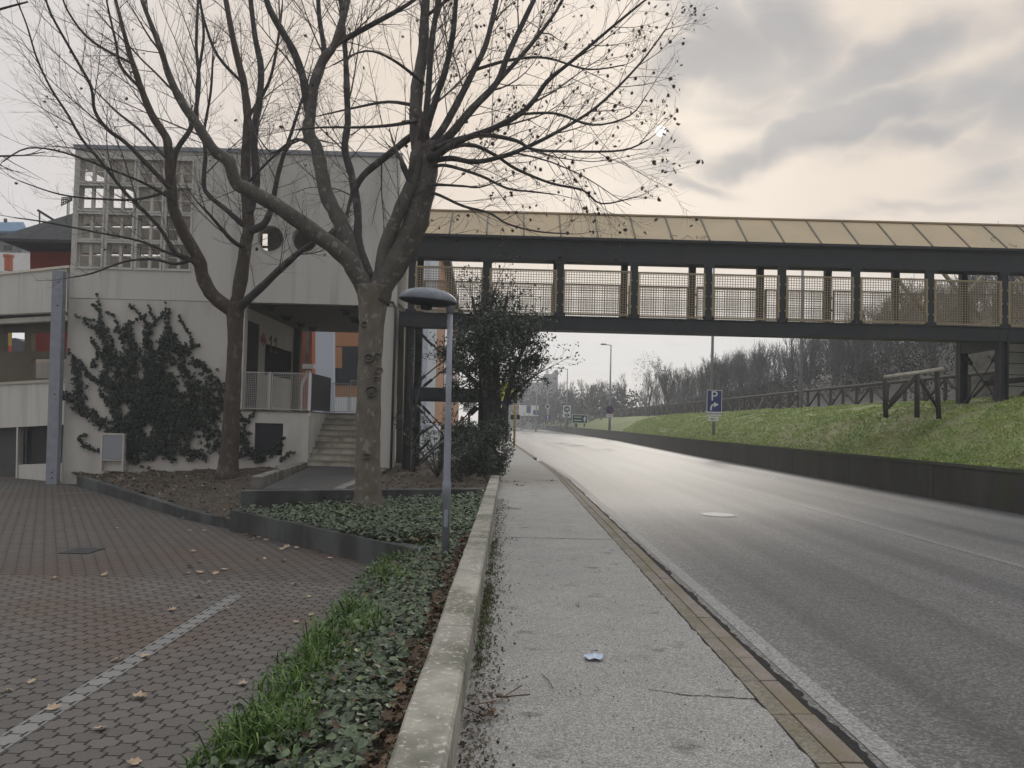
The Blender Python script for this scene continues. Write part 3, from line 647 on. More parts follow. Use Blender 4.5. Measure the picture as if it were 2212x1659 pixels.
for i, (cx, cy) in enumerate(((545, 300), (715, 395), (860, 470), (980, 507), (1315, 340), (1400, 420), (1150, 380))):
    px = (850+cx/2.552)/1.823; py = (1100+cy/2.552)/1.823; p = gz(px, py-5, 5.165)
    if p.y > 31.3: p.y = 31.2
    if i == 6: p = Vector((-5.4, 27.6, 5.165))
    mb = MB(); mb.lathe([(.23, -.035), (.23, 0)], (p.x, p.y, 5.165), 16); mb.lathe([(.03, -.17), (.12, -.14), (.17, -.036)], (p.x, p.y, 5.165), 16)
    tag(mb.build('ceiling_lamp', M_lampdk), 'small dark conical lamp under the porch ceiling', 'lamp', 'porch ceiling lamps')
# meter box
cb = thing('meter_cabinet', 'grey metal meter cabinet set in a white block below the ivy', 'cabinet', (at(240, 970, 23.85).x, 23.8, -.3))
a = at(222, 940, 23.7); b = at(262, 1012, 23.7)
mb = MB(); t = .05; z0, z1 = at(240, 1010, 23.7).z-.12, at(240, 940, 23.7).z
mb.box((a.x-.06, 23.7, z0), (a.x, 24.0, z1)); mb.box((b.x, 23.7, z0), (b.x+.05, 24.0, z1)); mb.box((a.x-.06, 23.7, z1), (b.x+.05, 24.0, z1+.06)); mb.box((a.x, 23.72, z0+.33), (b.x, 24.0, z0+.37)); mb.box((a.x, 23.85, z0), (b.x, 24.0, z0+.33)); mb.build('housing', M_plaster_dirty, cb)
mb = MB(); mb.box((a.x+.01, 23.71, z0+.38), (b.x-.01, 23.98, z1-.005)); dr = mb.build('door', mat('cabinet_grey', (.27, .29, .31), rough=.5), cb)
# steel column at the corner
mb = MB(); p = at(116, 1046, 23.75); q_ = at(130.5, 586, 23.75)
mb.prism([(p.x-.17, 23.6, p.z), (p.x+.17, 23.6, p.z), (p.x+.17, 23.8, p.z), (p.x-.17, 23.8, p.z)], (q_.x-p.x, 0, q_.z-p.z))
o = thing('steel_column', 'tall blue-grey steel column beside the left corner of the ivy-clad building', 'column', (p.x, 23.7, p.z)); mb.build('shaft', M_galv, o, fix=True, bevel=.012)
mb = MB()
for py in (612, 662, 853, 1020, 1032):
    c = p.lerp(q_, (1046-py)/460); mb.lathe([(.022, -.012), (.022, 0)], (c.x+.03, 23.6, c.z), 8, 'y')
mb.build('bolt', M_black, o)
# ================================================================== RAMP BUILDING at the far left
cl = lambda x, y: (x*.3635, 466.3+y*.3635)
ra = thing('ramp_building', 'pale ramp block with banded parapets and dark openings left of the steel column', 'building', (-15.5, 25, -.6))
def slab(poly, Y0, Y1, th, name, m_):
    """poly in left-crop pixels; distance runs from Y0 (picture edge) to Y1 (column)"""
    mb = MB(); mb.prism([at(*cl(*p), Y1+(Y0-Y1)*(400-p[0])/400) for p in poly], (0, th, 0)); return mb.build(name, m_, ra, fix=True)
LX = -330
def ext(y0, yr): return y0+(y0-yr)*(330/400.)
slab([(LX, ext(350, 308)), (398, 308), (398, 567), (LX, ext(585, 567))], 26.5, 24.5, .25, 'parapet', M_plaster)
slab([(LX, ext(335, 293)), (408, 293), (408, 307.5), (LX, ext(349.5, 307.5))], 26.42, 24.42, .42, 'parapet_cap', mat('pale_cap', (.62, .57, .48)))
slab([(LX, ext(612, 590)), (398, 590), (398, 618), (LX, ext(640, 618))], 26.8, 24.8, .3, 'beam', M_plaster_dirty)
slab([(LX, ext(1005, 985)), (398, 985), (398, 1240), (LX, ext(1260, 1240))], 26.5, 24.5, .25, 'parapet', M_plaster)
slab([(LX, ext(990, 965)), (398, 965), (398, 984.5), (LX, ext(1004.5, 984.5))], 26.42, 24.42, .4, 'parapet_cap', mat('pale_cap_low', (.42, .385, .32)))
# recessed wall behind the middle gap, with openings
gy = 27.6
def gq(x, y): return at(*cl(x, y), gy)
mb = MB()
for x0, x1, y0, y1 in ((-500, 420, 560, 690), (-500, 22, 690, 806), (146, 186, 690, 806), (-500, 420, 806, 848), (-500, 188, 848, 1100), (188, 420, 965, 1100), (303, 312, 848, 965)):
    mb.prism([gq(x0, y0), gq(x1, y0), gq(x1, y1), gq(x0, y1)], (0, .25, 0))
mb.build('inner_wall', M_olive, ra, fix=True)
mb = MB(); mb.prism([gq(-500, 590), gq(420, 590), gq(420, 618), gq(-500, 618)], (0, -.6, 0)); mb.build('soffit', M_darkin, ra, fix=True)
slab([(188, 850), (420, 850), (420, 870), (188, 870)], 31, 31, .1, 'inner_cap', mat('pale_cap2', (.66, .62, .52))); slab([(188, 871), (420, 871), (420, 965), (188, 965)], 31, 31, .1, 'ramp_wall', M_plaster)
# garage openings at the foot
slab([(LX, 1240), (103, 1240), (98, 1600), (LX, 1600)], 26.9, 24.9, .1, 'garage_door', mat('garage_grey', (.085, .08, .078), (.07, .066, .064), 3))
slab([(105, 1240), (398, 1240), (398, 1476), (105, 1476)], 26.9, 24.9, .08, 'window', M_darkin)
slab([(150, 1245), (158, 1245), (155, 1470), (148, 1470)], 26.6, 24.7, .05, 'mullion', M_grille)
slab([(98, 1250), (107, 1250), (100, 1640), (91, 1640)], 26.3, 24.4, .3, 'pier', M_plaster_dirty)
slab([(98, 1480), (398, 1470), (398, 1640), (92, 1640)], 26.4, 24.4, .25, 'wall', M_plaster_dirty)
# ================================================================== BUILDINGS BEHIND
def block(name, label, Y, poly, depth, m_, cat='building', root=None, part='wall'):
    o = root or thing(name, label, cat, (at(*poly[0], Y).x, Y, 0)); mb = MB(); mb.prism([at(*p, Y) for p in poly], (0, depth, 0)); mb.build(part, m_, o, fix=True); return o
# red building with a dark hipped roof
rb = block('red_building', 'dark red building with a deep slate roof behind the ramp block', 30, [(65, 530), (160, 530), (160, 640), (65, 640)], 6, M_red)
mb = MB(); c1 = c1f
A = at(*c1(-60, 965), 29); B_ = at(*c1(660, 985), 28); Cc = at(*c1(660, 745), 31); Dd = at(*c1(230, 895), 33)
mb.prism([A, B_, Cc, Dd], (0, 0, -.12))
mb.quad(at(*c1(-60, 968), 29), at(*c1(250, 1085), 30), at(*c1(660, 1085), 30), at(*c1(660, 990), 28.0)); mb.build('roof', M_dkroof, rb)
mb = MB(); p0 = at(*c1(330, 725), 31); p1 = at(*c1(470, 812), 31); mb.beam(p0, p1, .09, .09); mb.tube([at(*c1(345, 725), 31), at(*c1(345, 875), 31)], .03, 6); mb.build('roof_bracket', M_grille, rb)
# red wall seen through the ramp block
block('red_panel_wall', 'red wall seen through the square opening of the ramp block', 30, [cl(186, 680), cl(430, 680), cl(430, 830), cl(186, 830)], .3, M_red, 'wall')
block('scaffold_house', 'pale far house seen through the small square opening of the ramp block', 40, [cl(-10, 735), cl(90, 725), cl(170, 760), cl(170, 830), cl(-10, 830)], 3, M_grille, 'building')
o = block('yellow_post', 'yellow and red post seen through the small square opening', 33, [cl(40, 680), cl(55, 680), cl(52, 770), cl(37, 770)], .2, M_yellow, 'post'); block('', '', 33, [cl(37, 771), cl(52, 771), cl(50, 812), cl(35, 812)], .2, M_signred, root=o, part='red_foot')
bb = block('blue_roofed_building', 'grey building with a blue metal roof at the left edge of the photo', 55, [c1(-80, 905), c1(190, 905), c1(190, 1300), c1(-80, 1300)], 6, M_hazeblock)
mb = MB(); mb.prism([at(*c1(-90, 905), 54), at(*c1(205, 905), 54), at(*c1(235, 890), 56), at(*c1(205, 828), 59), at(*c1(-90, 828), 59)], (0, 0, -.15)); mb.build('roof', M_blueroof, bb)
mb = MB(); mb.tube([at(*c1(48, 830), 57), at(*c1(48, 800), 57)], .12, 8); mb.build('chimney', M_grille, bb)
o = block('pale_house', 'low white house behind the orange chimney at the left edge', 45, [c1(-60, 1090), c1(290, 1100), c1(290, 1260), c1(-60, 1260)], 4, M_white); block('', '', 44.9, [c1(30, 1030), c1(110, 1030), c1(110, 1075), c1(30, 1075)], .05, M_grille, root=o, part='window')
mb = MB(); p = at(*c1(75, 1250), 40); q_ = at(*c1(75, 1135), 40); mb.tube([p, q_], .2, 12); mb.tube([q_, q_+Vector((0, 0, .12))], .25, 12); tag(mb.build('chimney', M_terra), 'orange terracotta chimney above the parapet at the left edge', 'chimney')
# roof antenna
an = thing('roof_antenna', 'lattice aerial on two poles above the slate roof', 'antenna', tuple(at(*c1(592, 770), 30)))
mb = MB(); mb.tube([at(*c1(585, 775), 30), at(*c1(588, 640), 30)], .02, 6); mb.tube([at(*c1(600, 770), 30), at(*c1(602, 640), 30)], .02, 6); mb.build('pole', M_grille, an)
mb = MB()
for k in range(6):
    x = 540+k*17; mb.beam(at(*c1(x, 612), 30), at(*c1(x-4+k*1.5, 690-k*11), 30), .03, .03)
for k in range(4): mb.beam(at(*c1(540, 615+k*22), 30), at(*c1(630, 612+k*9), 30), .03, .03)
mb.build('aerial_grid', M_grille, an)
# courtyard buildings seen through the porch and left of the bridge tower
ob = block('terracotta_pillar', 'terracotta painted pillar with a white pipe seen through the porch', 34, [(643, 690), (674, 690), (674, 900), (643, 900)], .6, M_terra, 'pillar')
mb = MB(); mb.box((at(664, 750, 33.9).x-.06, 33.85, at(0, 785, 33.9).z+.0), (at(664, 750, 33.9).x+.06, 33.95, 6)); mb.build('duct', M_conc_mid, ob)
mb = MB(); p = at(668, 792, 33.8); mb.box((p.x-.25, 33.6, p.z-.1), (p.x+.25, 33.84, p.z+.1)); mb.build('lamp_box', M_white, ob)
mb = MB(); a = at(644.5, 717, 33.95); mb.box((a.x-.02, 33.9, PL), (a.x+.09, 33.99, 5.6)); mb.build('edge_strip', M_white, ob)
mb = MB()
for dx in (-.27, .27): p = at(664, 880, 33.7); mb.tube(smooth_line([(p.x+dx, 33.7, PL), (p.x+dx, 33.7, 3.0), (p.x+dx*.35, 33.7, 3.45), (p.x+dx*.2, 33.7, 3.7)]), .06, 8)
tag(mb.build('pipe_frame', M_white), 'white bent pipe frame standing before the terracotta pillar', 'pipes')
block('pale_blue_wall', 'pale blue wall slab seen between the terracotta pillar and the brown house', 38, [(676, 640), (720, 640), (720, 960), (676, 960)], .4, M_blue, 'wall')
oh = block('brown_house', 'orange-brown house with large dark windows seen through the porch', 41, [(714, 640), (800, 640), (800, 960), (714, 960)], 5, M_orange)
for n_, pl, m_ in (('window', [(722, 748), (800, 748), (800, 833), (722, 833)], M_glass), ('curtain', [(723, 750), (739, 750), (739, 795), (723, 795)], M_orange), ('balcony_front', [(720, 858), (800, 858), (800, 915), (720, 915)], M_bluelit)):
    mb = MB(); mb.prism([at(*p, 40.98 if n_ != 'curtain' else 40.9) for p in pl], (0, .03 if n_ == 'curtain' else .05, 0)); mb.build(n_, m_, oh)
ab = thing('apartment_block', 'tall pale blue block with an orange flank behind the bridge tower', 'building', (-5, 42, 0))
X0 = at(868, 800, 42).x-1.5; X1 = at(941, 800, 42).x
mb = MB(); mb.box((X0, 42, -.5), (X1, 46, 12.2)); mb.build('wall', M_blue, ab)
mb = MB(); mb.box((X1-.45, 41.9, -.2), (X1+.01, 41.99, 12.2)); mb.build('corner_strip', M_bluelit, ab)
mb = MB(); mb.box((X0, 46.01, -.5), (X1, 62, 10.5)); mb.box((X1+.001, 42.2, 1.5), (X1+.02, 45.9, 12.0)); mb.build('flank_wall', M_orange, ab)
mb = MB(); mb.beam((X1+.1, 42, 11.8), (X1+.1, 62, 8.0), .6, .5); mb.build('roof_edge', M_dkroof, ab)
for i in range(4):
    mb = MB(); mb.box((X1+.005, 47+i*3.6, 3), (X1+.03, 49+i*3.6, 8)); mb.build('window', M_glass, ab)
mb = MB(); mb.box((-20, 38, -.3), (-2.6, 38.2, 1.2)); tag(mb.build('courtyard_wall', M_bluelit), 'low white courtyard wall behind the oleander and the bridge tower', 'wall')
block('beige_pier', 'narrow beige pier between the entrance building and the bridge tower', 27, [(859, 690), (873, 690), (868, 1000), (855, 1000)], .5, M_olive, 'pillar')
# ================================================================== FOOTBRIDGE
fb = thing('footbridge', 'roofed steel footbridge with ochre roof and ochre mesh panels crossing the road', 'footbridge', (6, 25, 4.5))
BW = 2.13; Y0 = 24.0; Y1 = Y0+BW; PX = [-3.16+2.322*k for k in range(13)]; BX0, BX1 = -3.5, PX[-1]+.3
ZD0, ZD1, ZC0, ZC1 = 4.80, 5.0, 7.14, 7.40
for y in (Y0, Y1):
    zb_, zt_ = (4.58, 6.76) if y == Y0 else (ZD0, ZC0)
    mb = MB(); mb.box((BX0, y-.11, zb_), (BX1, y+.11, ZD1-.03)); mb.box((BX0, y-.15, ZD1-.03), (BX1, y+.15, ZD1)); mb.box((BX0, y-.15, zb_-.03), (BX1, y+.15, zb_)); mb.build('deck_beam', M_steel, fb)
    mb = MB(); mb.box((BX0, y-.10, zt_), (BX1, y+.10, ZC1-.07)); mb.box((BX0, y-.13, zt_-.025), (BX1, y+.13, zt_)); mb.box((BX0, y-.14, ZC1-.07), (BX1, y+.16, ZC1)); mb.build('top_beam', M_steel, fb)
    for i, x in enumerate(PX):
        mb = MB(); mb.box((x-.11, y-.09, ZD1), (x+.11, y+.09, zt_-.025)); mb.build('post', M_steel, fb)
mb = MB(); mb.box((BX0, Y0+.16, ZD1-.10), (BX1, Y1-.16, ZD1-.02))
for x in PX: mb.box((x-.08, Y0+.12, ZD0+.01), (x+.08, Y1-.12, ZD1-.101))
mb.build('deck', M_steel, fb)
mb = MB(); mb.box((BX0, Y0+.17, 7.30), (BX1, Y1-.17, 7.34))
for x in PX: mb.box((x-.06, Y0+.11, 7.16), (x+.06, Y1-.11, 7.299))
mb.build('ceiling', M_steel, fb)
# gabled roof of ochre sheets with dark ribs
YR = (Y0+Y1)/2; ZR = 8.47; mb = MB(); e = .22
for s_ in (-1, 1):
    ye = YR+s_*(BW/2+e); ze = ZC1+.012; d = Vector((0, YR-ye, ZR-ze)).normalized(); nrm = Vector((0, -s_*d.z*-1, 0))
    mb.prism([(BX0, ye, ze), (BX1, ye, ze), (BX1, YR, ZR), (BX0, YR, ZR)], (0, 0, .05))
mb.build('roof', M_roofp, fb, fix=True)
mb = MB(); mb.box((BX0, YR-BW/2-e-.05, ZC1-.03), (BX1, YR-BW/2-e+.01, ZC1+.05)); mb.box((BX0, YR+BW/2+e-.01, ZC1-.03), (BX1, YR+BW/2+e+.05, ZC1+.05)); mb.build('gutter', M_steel, fb)
M_rib = mat('roof_rib', (.10, .085, .065), rough=.5)
k = 0; x = PX[0]-.02
while x < BX1:
    mb = MB()
    for s_ in (-1, 1): mb.beam((x, YR+s_*(BW/2+e), ZC1+.075), (x, YR+s_*.01, ZR+.065), .045, .03)
    mb.build('roof_rib', M_rib, fb); x += 1.161
mb = MB(); rs = lambda X, t: Vector((X, YR-BW/2-e+t*(BW/2+e), ZC1+.068+t*(ZR-ZC1-.012)))
for X0_, seq in ((at(1447, 515, 24).x, [(0, .06), (0, .17), (.2, .17), (.2, .12)]), (at(1482, 515, 24).x, [(-.16, .03), (.05, .19), (.2, .03)]), (at(1503, 515, 24).x, [(0, .03), (.02, .17), (.17, .04), (.19, .17)]), (at(1519, 515, 24).x, [(0, .04), (.02, .17), (.16, .12)]), (at(2150, 525, 24).x, [(.25, .42), (.1, .44), (0, .34), (.05, .26)]), (at(2180, 525, 24).x, [(0, .2), (.12, .05), (.2, .14)])):
    for (x0_, t0), (x1_, t1) in zip(seq, seq[1:]): mb.beam(rs(X0_+x0_, t0), rs(X0_+x1_, t1), .022, .006)
mb.build('scrawl', M_rib, fb)
mb = MB(); mb.box((BX0, YR-.05, ZR+.05), (BX1, YR+.05, ZR+.10)); mb.build('ridge_cap', M_roofp, fb)
for x in PX:
    for z in (ZD1+.001, 6.63): mb = MB(); mb.box((x-.17, Y0-.125, z), (x+.17, Y0-.112, z+.099)); mb.build('gusset_plate', M_steel, fb)
# mesh panels: near side in front of the posts, far side lower
def mesh_panel(x0, x1, y, z0, z1, seed):
    q = random.Random(seed); mb = MB(); t = .05; dz = q.uniform(-.012, .012); z0 += dz; z1 += dz
    mb.box((x0, y-.025, z0), (x0+t, y+.025, z1)); mb.box((x1-t, y-.025, z0), (x1, y+.025, z1)); mb.box((x0+t, y-.025, z0), (x1-t, y+.025, z0+t)); mb.box((x0+t, y-.025, z1-t), (x1-t, y+.025, z1))
    for z in (.22, .5, .8):
        for xx in (x0-.035, x1): mb.box((xx, y-.015, z0+(z1-z0)*z-.03), (xx+.035, y+.015, z0+(z1-z0)*z+.03))
    fr = mb.build('mesh_panel', M_mesh, fb); mb = MB(); n = 26
    for k in range(1, n): x = x0+(x1-x0)*k/n; mb.box((x-.008, y-.008, z0+t), (x+.008, y+.003, z1-t))
    n = 18
    for k in range(1, n): z = z0+(z1-z0)*k/n; mb.box((x0+t, y+.0035, z-.008), (x1-t, y+.014, z+.008))
    mb.build('wire', M_meshw, fr)
for i in range(12):
    a, b = PX[i]+.125, PX[i+1]-.125
    mesh_panel(a-.02, b+.02, Y0-.10, 5.03, 6.45, i); mesh_panel(a, b, Y1-.13, 5.03, 6.40, 50+i)
# left tower and right pier
def leg(x, y, zb, w=.2): mb = MB(); mb.box((x-w/2, y-.015, zb), (x+w/2, y+.015, ZD0-.03)); mb.box((x-w/2, y-w/2, zb), (x-w/2+.03, y+w/2, ZD0-.03)); mb.box((x+w/2-.03, y-w/2, zb), (x+w/2, y+w/2, ZD0-.03)); return mb.build('leg', M_steel, fb)
for y in (Y0, Y1):
    for x in (PX[0], PX[1]): leg(x, y, -.1, .27)
    mb = MB(); mb.box((PX[0]+.136, y-.09, 2.28), (PX[1]-.136, y+.09, 2.66)); mb.build('cross_beam', M_steel, fb)
def brace(p, q_, nm='brace'):
    mb = MB(); p = Vector(p); q_ = Vector(q_); d = (q_-p).normalized(); mb.tube([p, q_], .022, 6)
    for a in (p+d*.12, q_-d*.12-d*.36): mb.beam(a, a+d*.36, .11, .09)
    mb.build(nm, M_steel, fb)
for y in (Y0, Y1):
    brace((PX[0]+.13, y-.02, 4.5), (PX[1]-.13, y-.02, 2.72)); brace((PX[0]+.13, y+.04, 2.72), (PX[1]-.13, y+.04, 4.5))
    brace((PX[0]+.13, y-.02, 2.2), (PX[1]-.13, y-.02, .1)); brace((PX[0]+.13, y+.04, .1), (PX[1]-.13, y+.04, 2.2))
RX = PX[8]-.02
for y in (Y0, Y1): leg(RX, y, 2.2, .27)
mb = MB(); mb.box((RX-.12, Y0+.14, 4.35), (RX+.12, Y1-.14, 4.74)); mb.build('cross_beam', M_steel, fb)
brace((RX, Y0+.1, 4.3), (RX, Y1-.1, 2.55)); brace((RX+.05, Y0+.1, 2.55), (RX+.05, Y1-.1, 4.3))
# ================================================================== stair block at the far right end of the bridge
st = thing('ramp_stair', 'pale slatted stair tower with tube bracing behind the right pier of the footbridge', 'stair', (17, 27, 2.5))
a = at(2172, 745, 27); b = at(2300, 880, 27)
mb = MB(); mb.box((a.x, 27, 2.2), (b.x+.6, 27.3, 5.6)); mb.build('panel', M_white, st)
mb = MB()
for k in range(9): z = 2.55+k*.4; mb.box((a.x-.01, 26.98, z), (b.x+.6, 26.999, z+.03))
mb.build('panel_joint', M_grille, st)
mb = MB(); mb.box((at(2224, 745, 26.8).x, 26.7, 2.2), (b.x+.7, 26.95, 5.6)); mb.build('dark_panel', M_steel, st)
for p, q_ in (((2030, 580), (2120, 690)), ((2137, 580), (2040, 690)), ((2190, 585), (2280, 690)), ((1940, 605), (2010, 690)), ((2010, 610), (1945, 700))):
    mb = MB(); mb.tube([at(*p, 27.6), at(*q_, 27.6)], .075, 10); mb.build('tube_brace', mat('ochre_tube', (.22, .2, .15)), st, smooth=True)
mb = MB(); mb.tube([at(2130, 828, 24.6), at(2230, 818, 25.5)], .09, 10); mb.tube([at(2174, 880, 24.6), at(2240, 830, 25.2)], .09, 10); mb.build('rail', M_wood, st, smooth=True)
mb = MB(); mb.prism([at(2078, 745, 36), at(2185, 738, 36), at(2185, 905, 36), at(2078, 905, 36)], (0, .5, 0)); tag(mb.build('stone_wall', M_stone, fix=True), 'rough stone wall seen between the legs of the right bridge pier', 'wall')
# ================================================================== FENCES on the bank
def fence_bays(pts, h, name, label, cat='fence', zf=None, r=.055):
    """log fence: posts, top rail, one long diagonal pair per bay"""
    o = thing(name, label, cat, pts[0]); mbp = []; rail = MB(); rail.tube([Vector(p)+Vector((0, 0, h)) for p in pts], r*1.05, 7); rail.build('top_rail', M_wood, o, smooth=True)
    return o
FX = [(28, 18.8), (48, 18.8), (70, 19.0), (100, 19.2), (150, 17.6), (200, 15.2), (250, 11.5)]
fpts = []; y = 28.0
while y < 200: x = interp(FX, y); fpts.append(Vector((x, y, max(bankz(x-xr(y)-.25, y)-.1, 0)+min(.5, (y-20)*.003)))); y += 1.7 if y < 110 else 3
fn = thing('log_fence', 'long weathered log fence with crossed diagonals along the crest of the grass bank', 'fence', tuple(fpts[0]))
mb = MB(); mb.tube([p+Vector((0, 0, 1.12)) for p in fpts], .085, 7); mb.build('top_rail', M_wood, fn, smooth=True)
nb = len(fpts)-1; far = MB()
for i, p in enumerate(fpts):
    tgt = MB(); tgt.tube([p+Vector((0, 0, -.2)), p+Vector((0, 0, 1.1))], .085, 6)
    tgt.build('post', M_wood, fn)
    if i < nb:
        q_ = fpts[i+1]; a, b = (p, q_) if i % 2 == 0 else (q_, p); tgt = MB(); tgt.tube([a+Vector((0, 0, .05)), b+Vector((0, 0, 1.05))], .065, 6)
        if i < 62: tgt.build('diagonal', M_woodpale if i == 17 else M_wood, fn)
# nearer piece of fence by the pier
nf = thing('log_fence', 'short nearer log fence piece with a pale rail left of the bridge pier', 'fence', tuple(at(1916, 882, 22.6)))
B0 = at(1914, 884, 22.6); B1 = at(1981, 884, 22.9); B2 = at(2028, 887, 23.2); T0 = at(1911, 815, 22.6); T1 = at(1981, 806, 22.9); T2 = at(2036, 797, 23.2)
mb = MB(); mb.tube([T0, T1, T2], .065, 9); mb.build('top_rail', M_woodpale, nf, smooth=True)
for p, q_ in ((B0, T0), (B1, T1), (B2, Vector((B2.x-.08, T2.y, T2.z)))): mb = MB(); mb.tube([p-Vector((0, 0, .25)), q_-Vector((0, 0, .03))], .075, 8); mb.build('post', M_wood, nf, smooth=True)
mb = MB(); mb.tube([B0+Vector((.05, 0, .05)), T1-Vector((.02, 0, .1))], .065, 8); mb.build('diagonal', M_wood, nf, smooth=True)
mb = MB(); mb.tube([B2+Vector((-.05, 0, .1)), T1-Vector((-.02, 0, .1))], .05, 8); mb.build('diagonal', M_wood, nf, smooth=True)
# ================================================================== PARK LAMP
lb = gz(962, 1206, -.02); lt = at(972.5, 668, lb.y)
lp = thing('park_lamp', 'blue-grey street lamp with a wide mushroom head standing in the ivy bed', 'street lamp', tuple(lb))
D_ = lt-lb; mb = MB(); P = lambda t: lb+D_*t
mb.tube([lb-Vector((0, 0, .2)), P(.24), P(.242), P(.30), P(.305), P(.315), P(.61), P(.62), P(1.02)], [.047, .045, .052, .052, .047, .042, .039, .034, .032], 16); mb.build('pole', M_galv, lp, smooth=True)
hc = at(921, 645, lb.y); aa = Vector((-1, 0, .0)); mb = MB(); n = 28; m_ = 10
# shell: elongated dome, higher at the middle, nose down at the pole end
L2 = (at(987, 650, lb.y)-at(861, 636, lb.y)); HL = L2.length/2; ax = L2.normalized(); up = Vector((0, 0, 1)); up = (up-ax*up.dot(ax)).normalized(); sd = ax.cross(up)
cen = (at(987, 656, lb.y)+at(861, 641, lb.y))/2
def dome(u, w, hh, sgn): # u ring 0..1 (rim->top), w angle
    c = cos(pi/2*u); x = HL*c*cos(w); y_ = HL*.55*c*sin(w); taper = 1+.18*cos(w)
    return cen+ax*x+sd*y_*taper+up*(sgn*hh*sin(pi/2*u))
for hh, sgn, nm, m2, lo in ((.15, 1, 'lamp_shell', M_lamp, 0), (.075, -1, 'lamp_underside', M_lampdk, .0)):
    mb = MB()
    for i in range(m_):
        for j in range(n): mb.quad(dome(i/m_, 2*pi*j/n, hh, sgn), dome(i/m_, 2*pi*(j+1)/n, hh, sgn), dome((i+1)/m_, 2*pi*(j+1)/n, hh, sgn), dome((i+1)/m_, 2*pi*j/n, hh, sgn))
    mb.build(nm, m2, lp, smooth=True, fix=True)
mb = MB(); mb.tube([P(.98), lt+Vector((.0, 0, .03)), cen+ax*HL*.72-up*.03], [.04, .055, .06], 14); mb.build('neck', M_lamp, lp, smooth=True)
c = P(.16); mb = MB(); mb.box((c.x-.022, c.y-.052, c.z-.1), (c.x+.022, c.y-.03, c.z+.1)); mb.build('access_door', M_galv, lp, bevel=.004)
mb = MB(); c = cen-ax*HL*.02-up*.07; mb.lathe([(.02, -.05), (.06, -.045), (.075, 0)], c, 14); mb.build('sensor', M_lampdk, lp)
# ================================================================== TREES
def grow(mb, p, d, L_, r, lvl, tips, q, up=.25, n=5):
    pts = [p]; dd = d.normalized(); st_ = L_/n; cv = q.uniform(-.06, .16)
    for i in range(n):
        dd = (dd+Vector((q.uniform(-1, 1), q.uniform(-1, 1), q.uniform(-1, 1)))*.11+Vector((0, 0, cv*(1 if up > .25 else up*4)))).normalized(); pts.append(pts[-1]+dd*st_)
    rr = [r*(1-.72*i/n) for i in range(n+1)]
    mb.tube(pts, rr, 4 if r > .012 else 3, cap=False)
    if lvl <= 0: tips.append((pts[-1], dd)); tips.append((pts[-2], dd)); return
    kids = 2+int(L_/.30) if lvl == 1 else 2+int(L_/.34)
    for k in range(kids):
        t = .22+.75*(k+q.random()*.8)/kids; i = min(int(t*n), n-1); b = pts[i].lerp(pts[i+1], t*n-i)
        ax_ = (pts[i+1]-pts[i]).normalized(); s = ax_.orthogonal().normalized(); s.rotate(Matrix.Rotation(q.uniform(0, 2*pi), 3, ax_))
        a_ = q.uniform(.45, .85); nd = ax_*cos(a_)+s*sin(a_)
        grow(mb, b, nd, L_*q.uniform(.42, .75)*(1.1-t*.5), max(r*.5*(1-.5*t), .0027), lvl-1, tips, q, up, 4)
    tips.append((pts[-1], dd))
def leaf_star(mb, c, n_, size, q, cup=.25):
    n_ = n_.normalized(); a = n_.orthogonal().normalized(); a.rotate(Matrix.Rotation(q.uniform(0, 6.28), 3, n_)); b = n_.cross(a)
    prof = [(0, -.35), (.32, -.42), (.30, -.12), (.55, .02), (.34, .18), (.36, .52), (.12, .38), (0, .72), (-.12, .38), (-.36, .52), (-.34, .18), (-.55, .02), (-.30, -.12), (-.32, -.42)]
    base = len(mb.v); mb.v.append(tuple(c))
    f = q.uniform(-.4, .5)
    for x, y in prof: mb.v.append(tuple(c+a*x*size+b*y*size+n_*size*(cup*(x*x+y*y)*1.3+f*x*y+q.uniform(-.05, .05))))
    k = len(prof)
    for i in range(k): mb.f.append((base, base+1+i, base+1+(i+1) % k)); mb.m.append(mb.k)
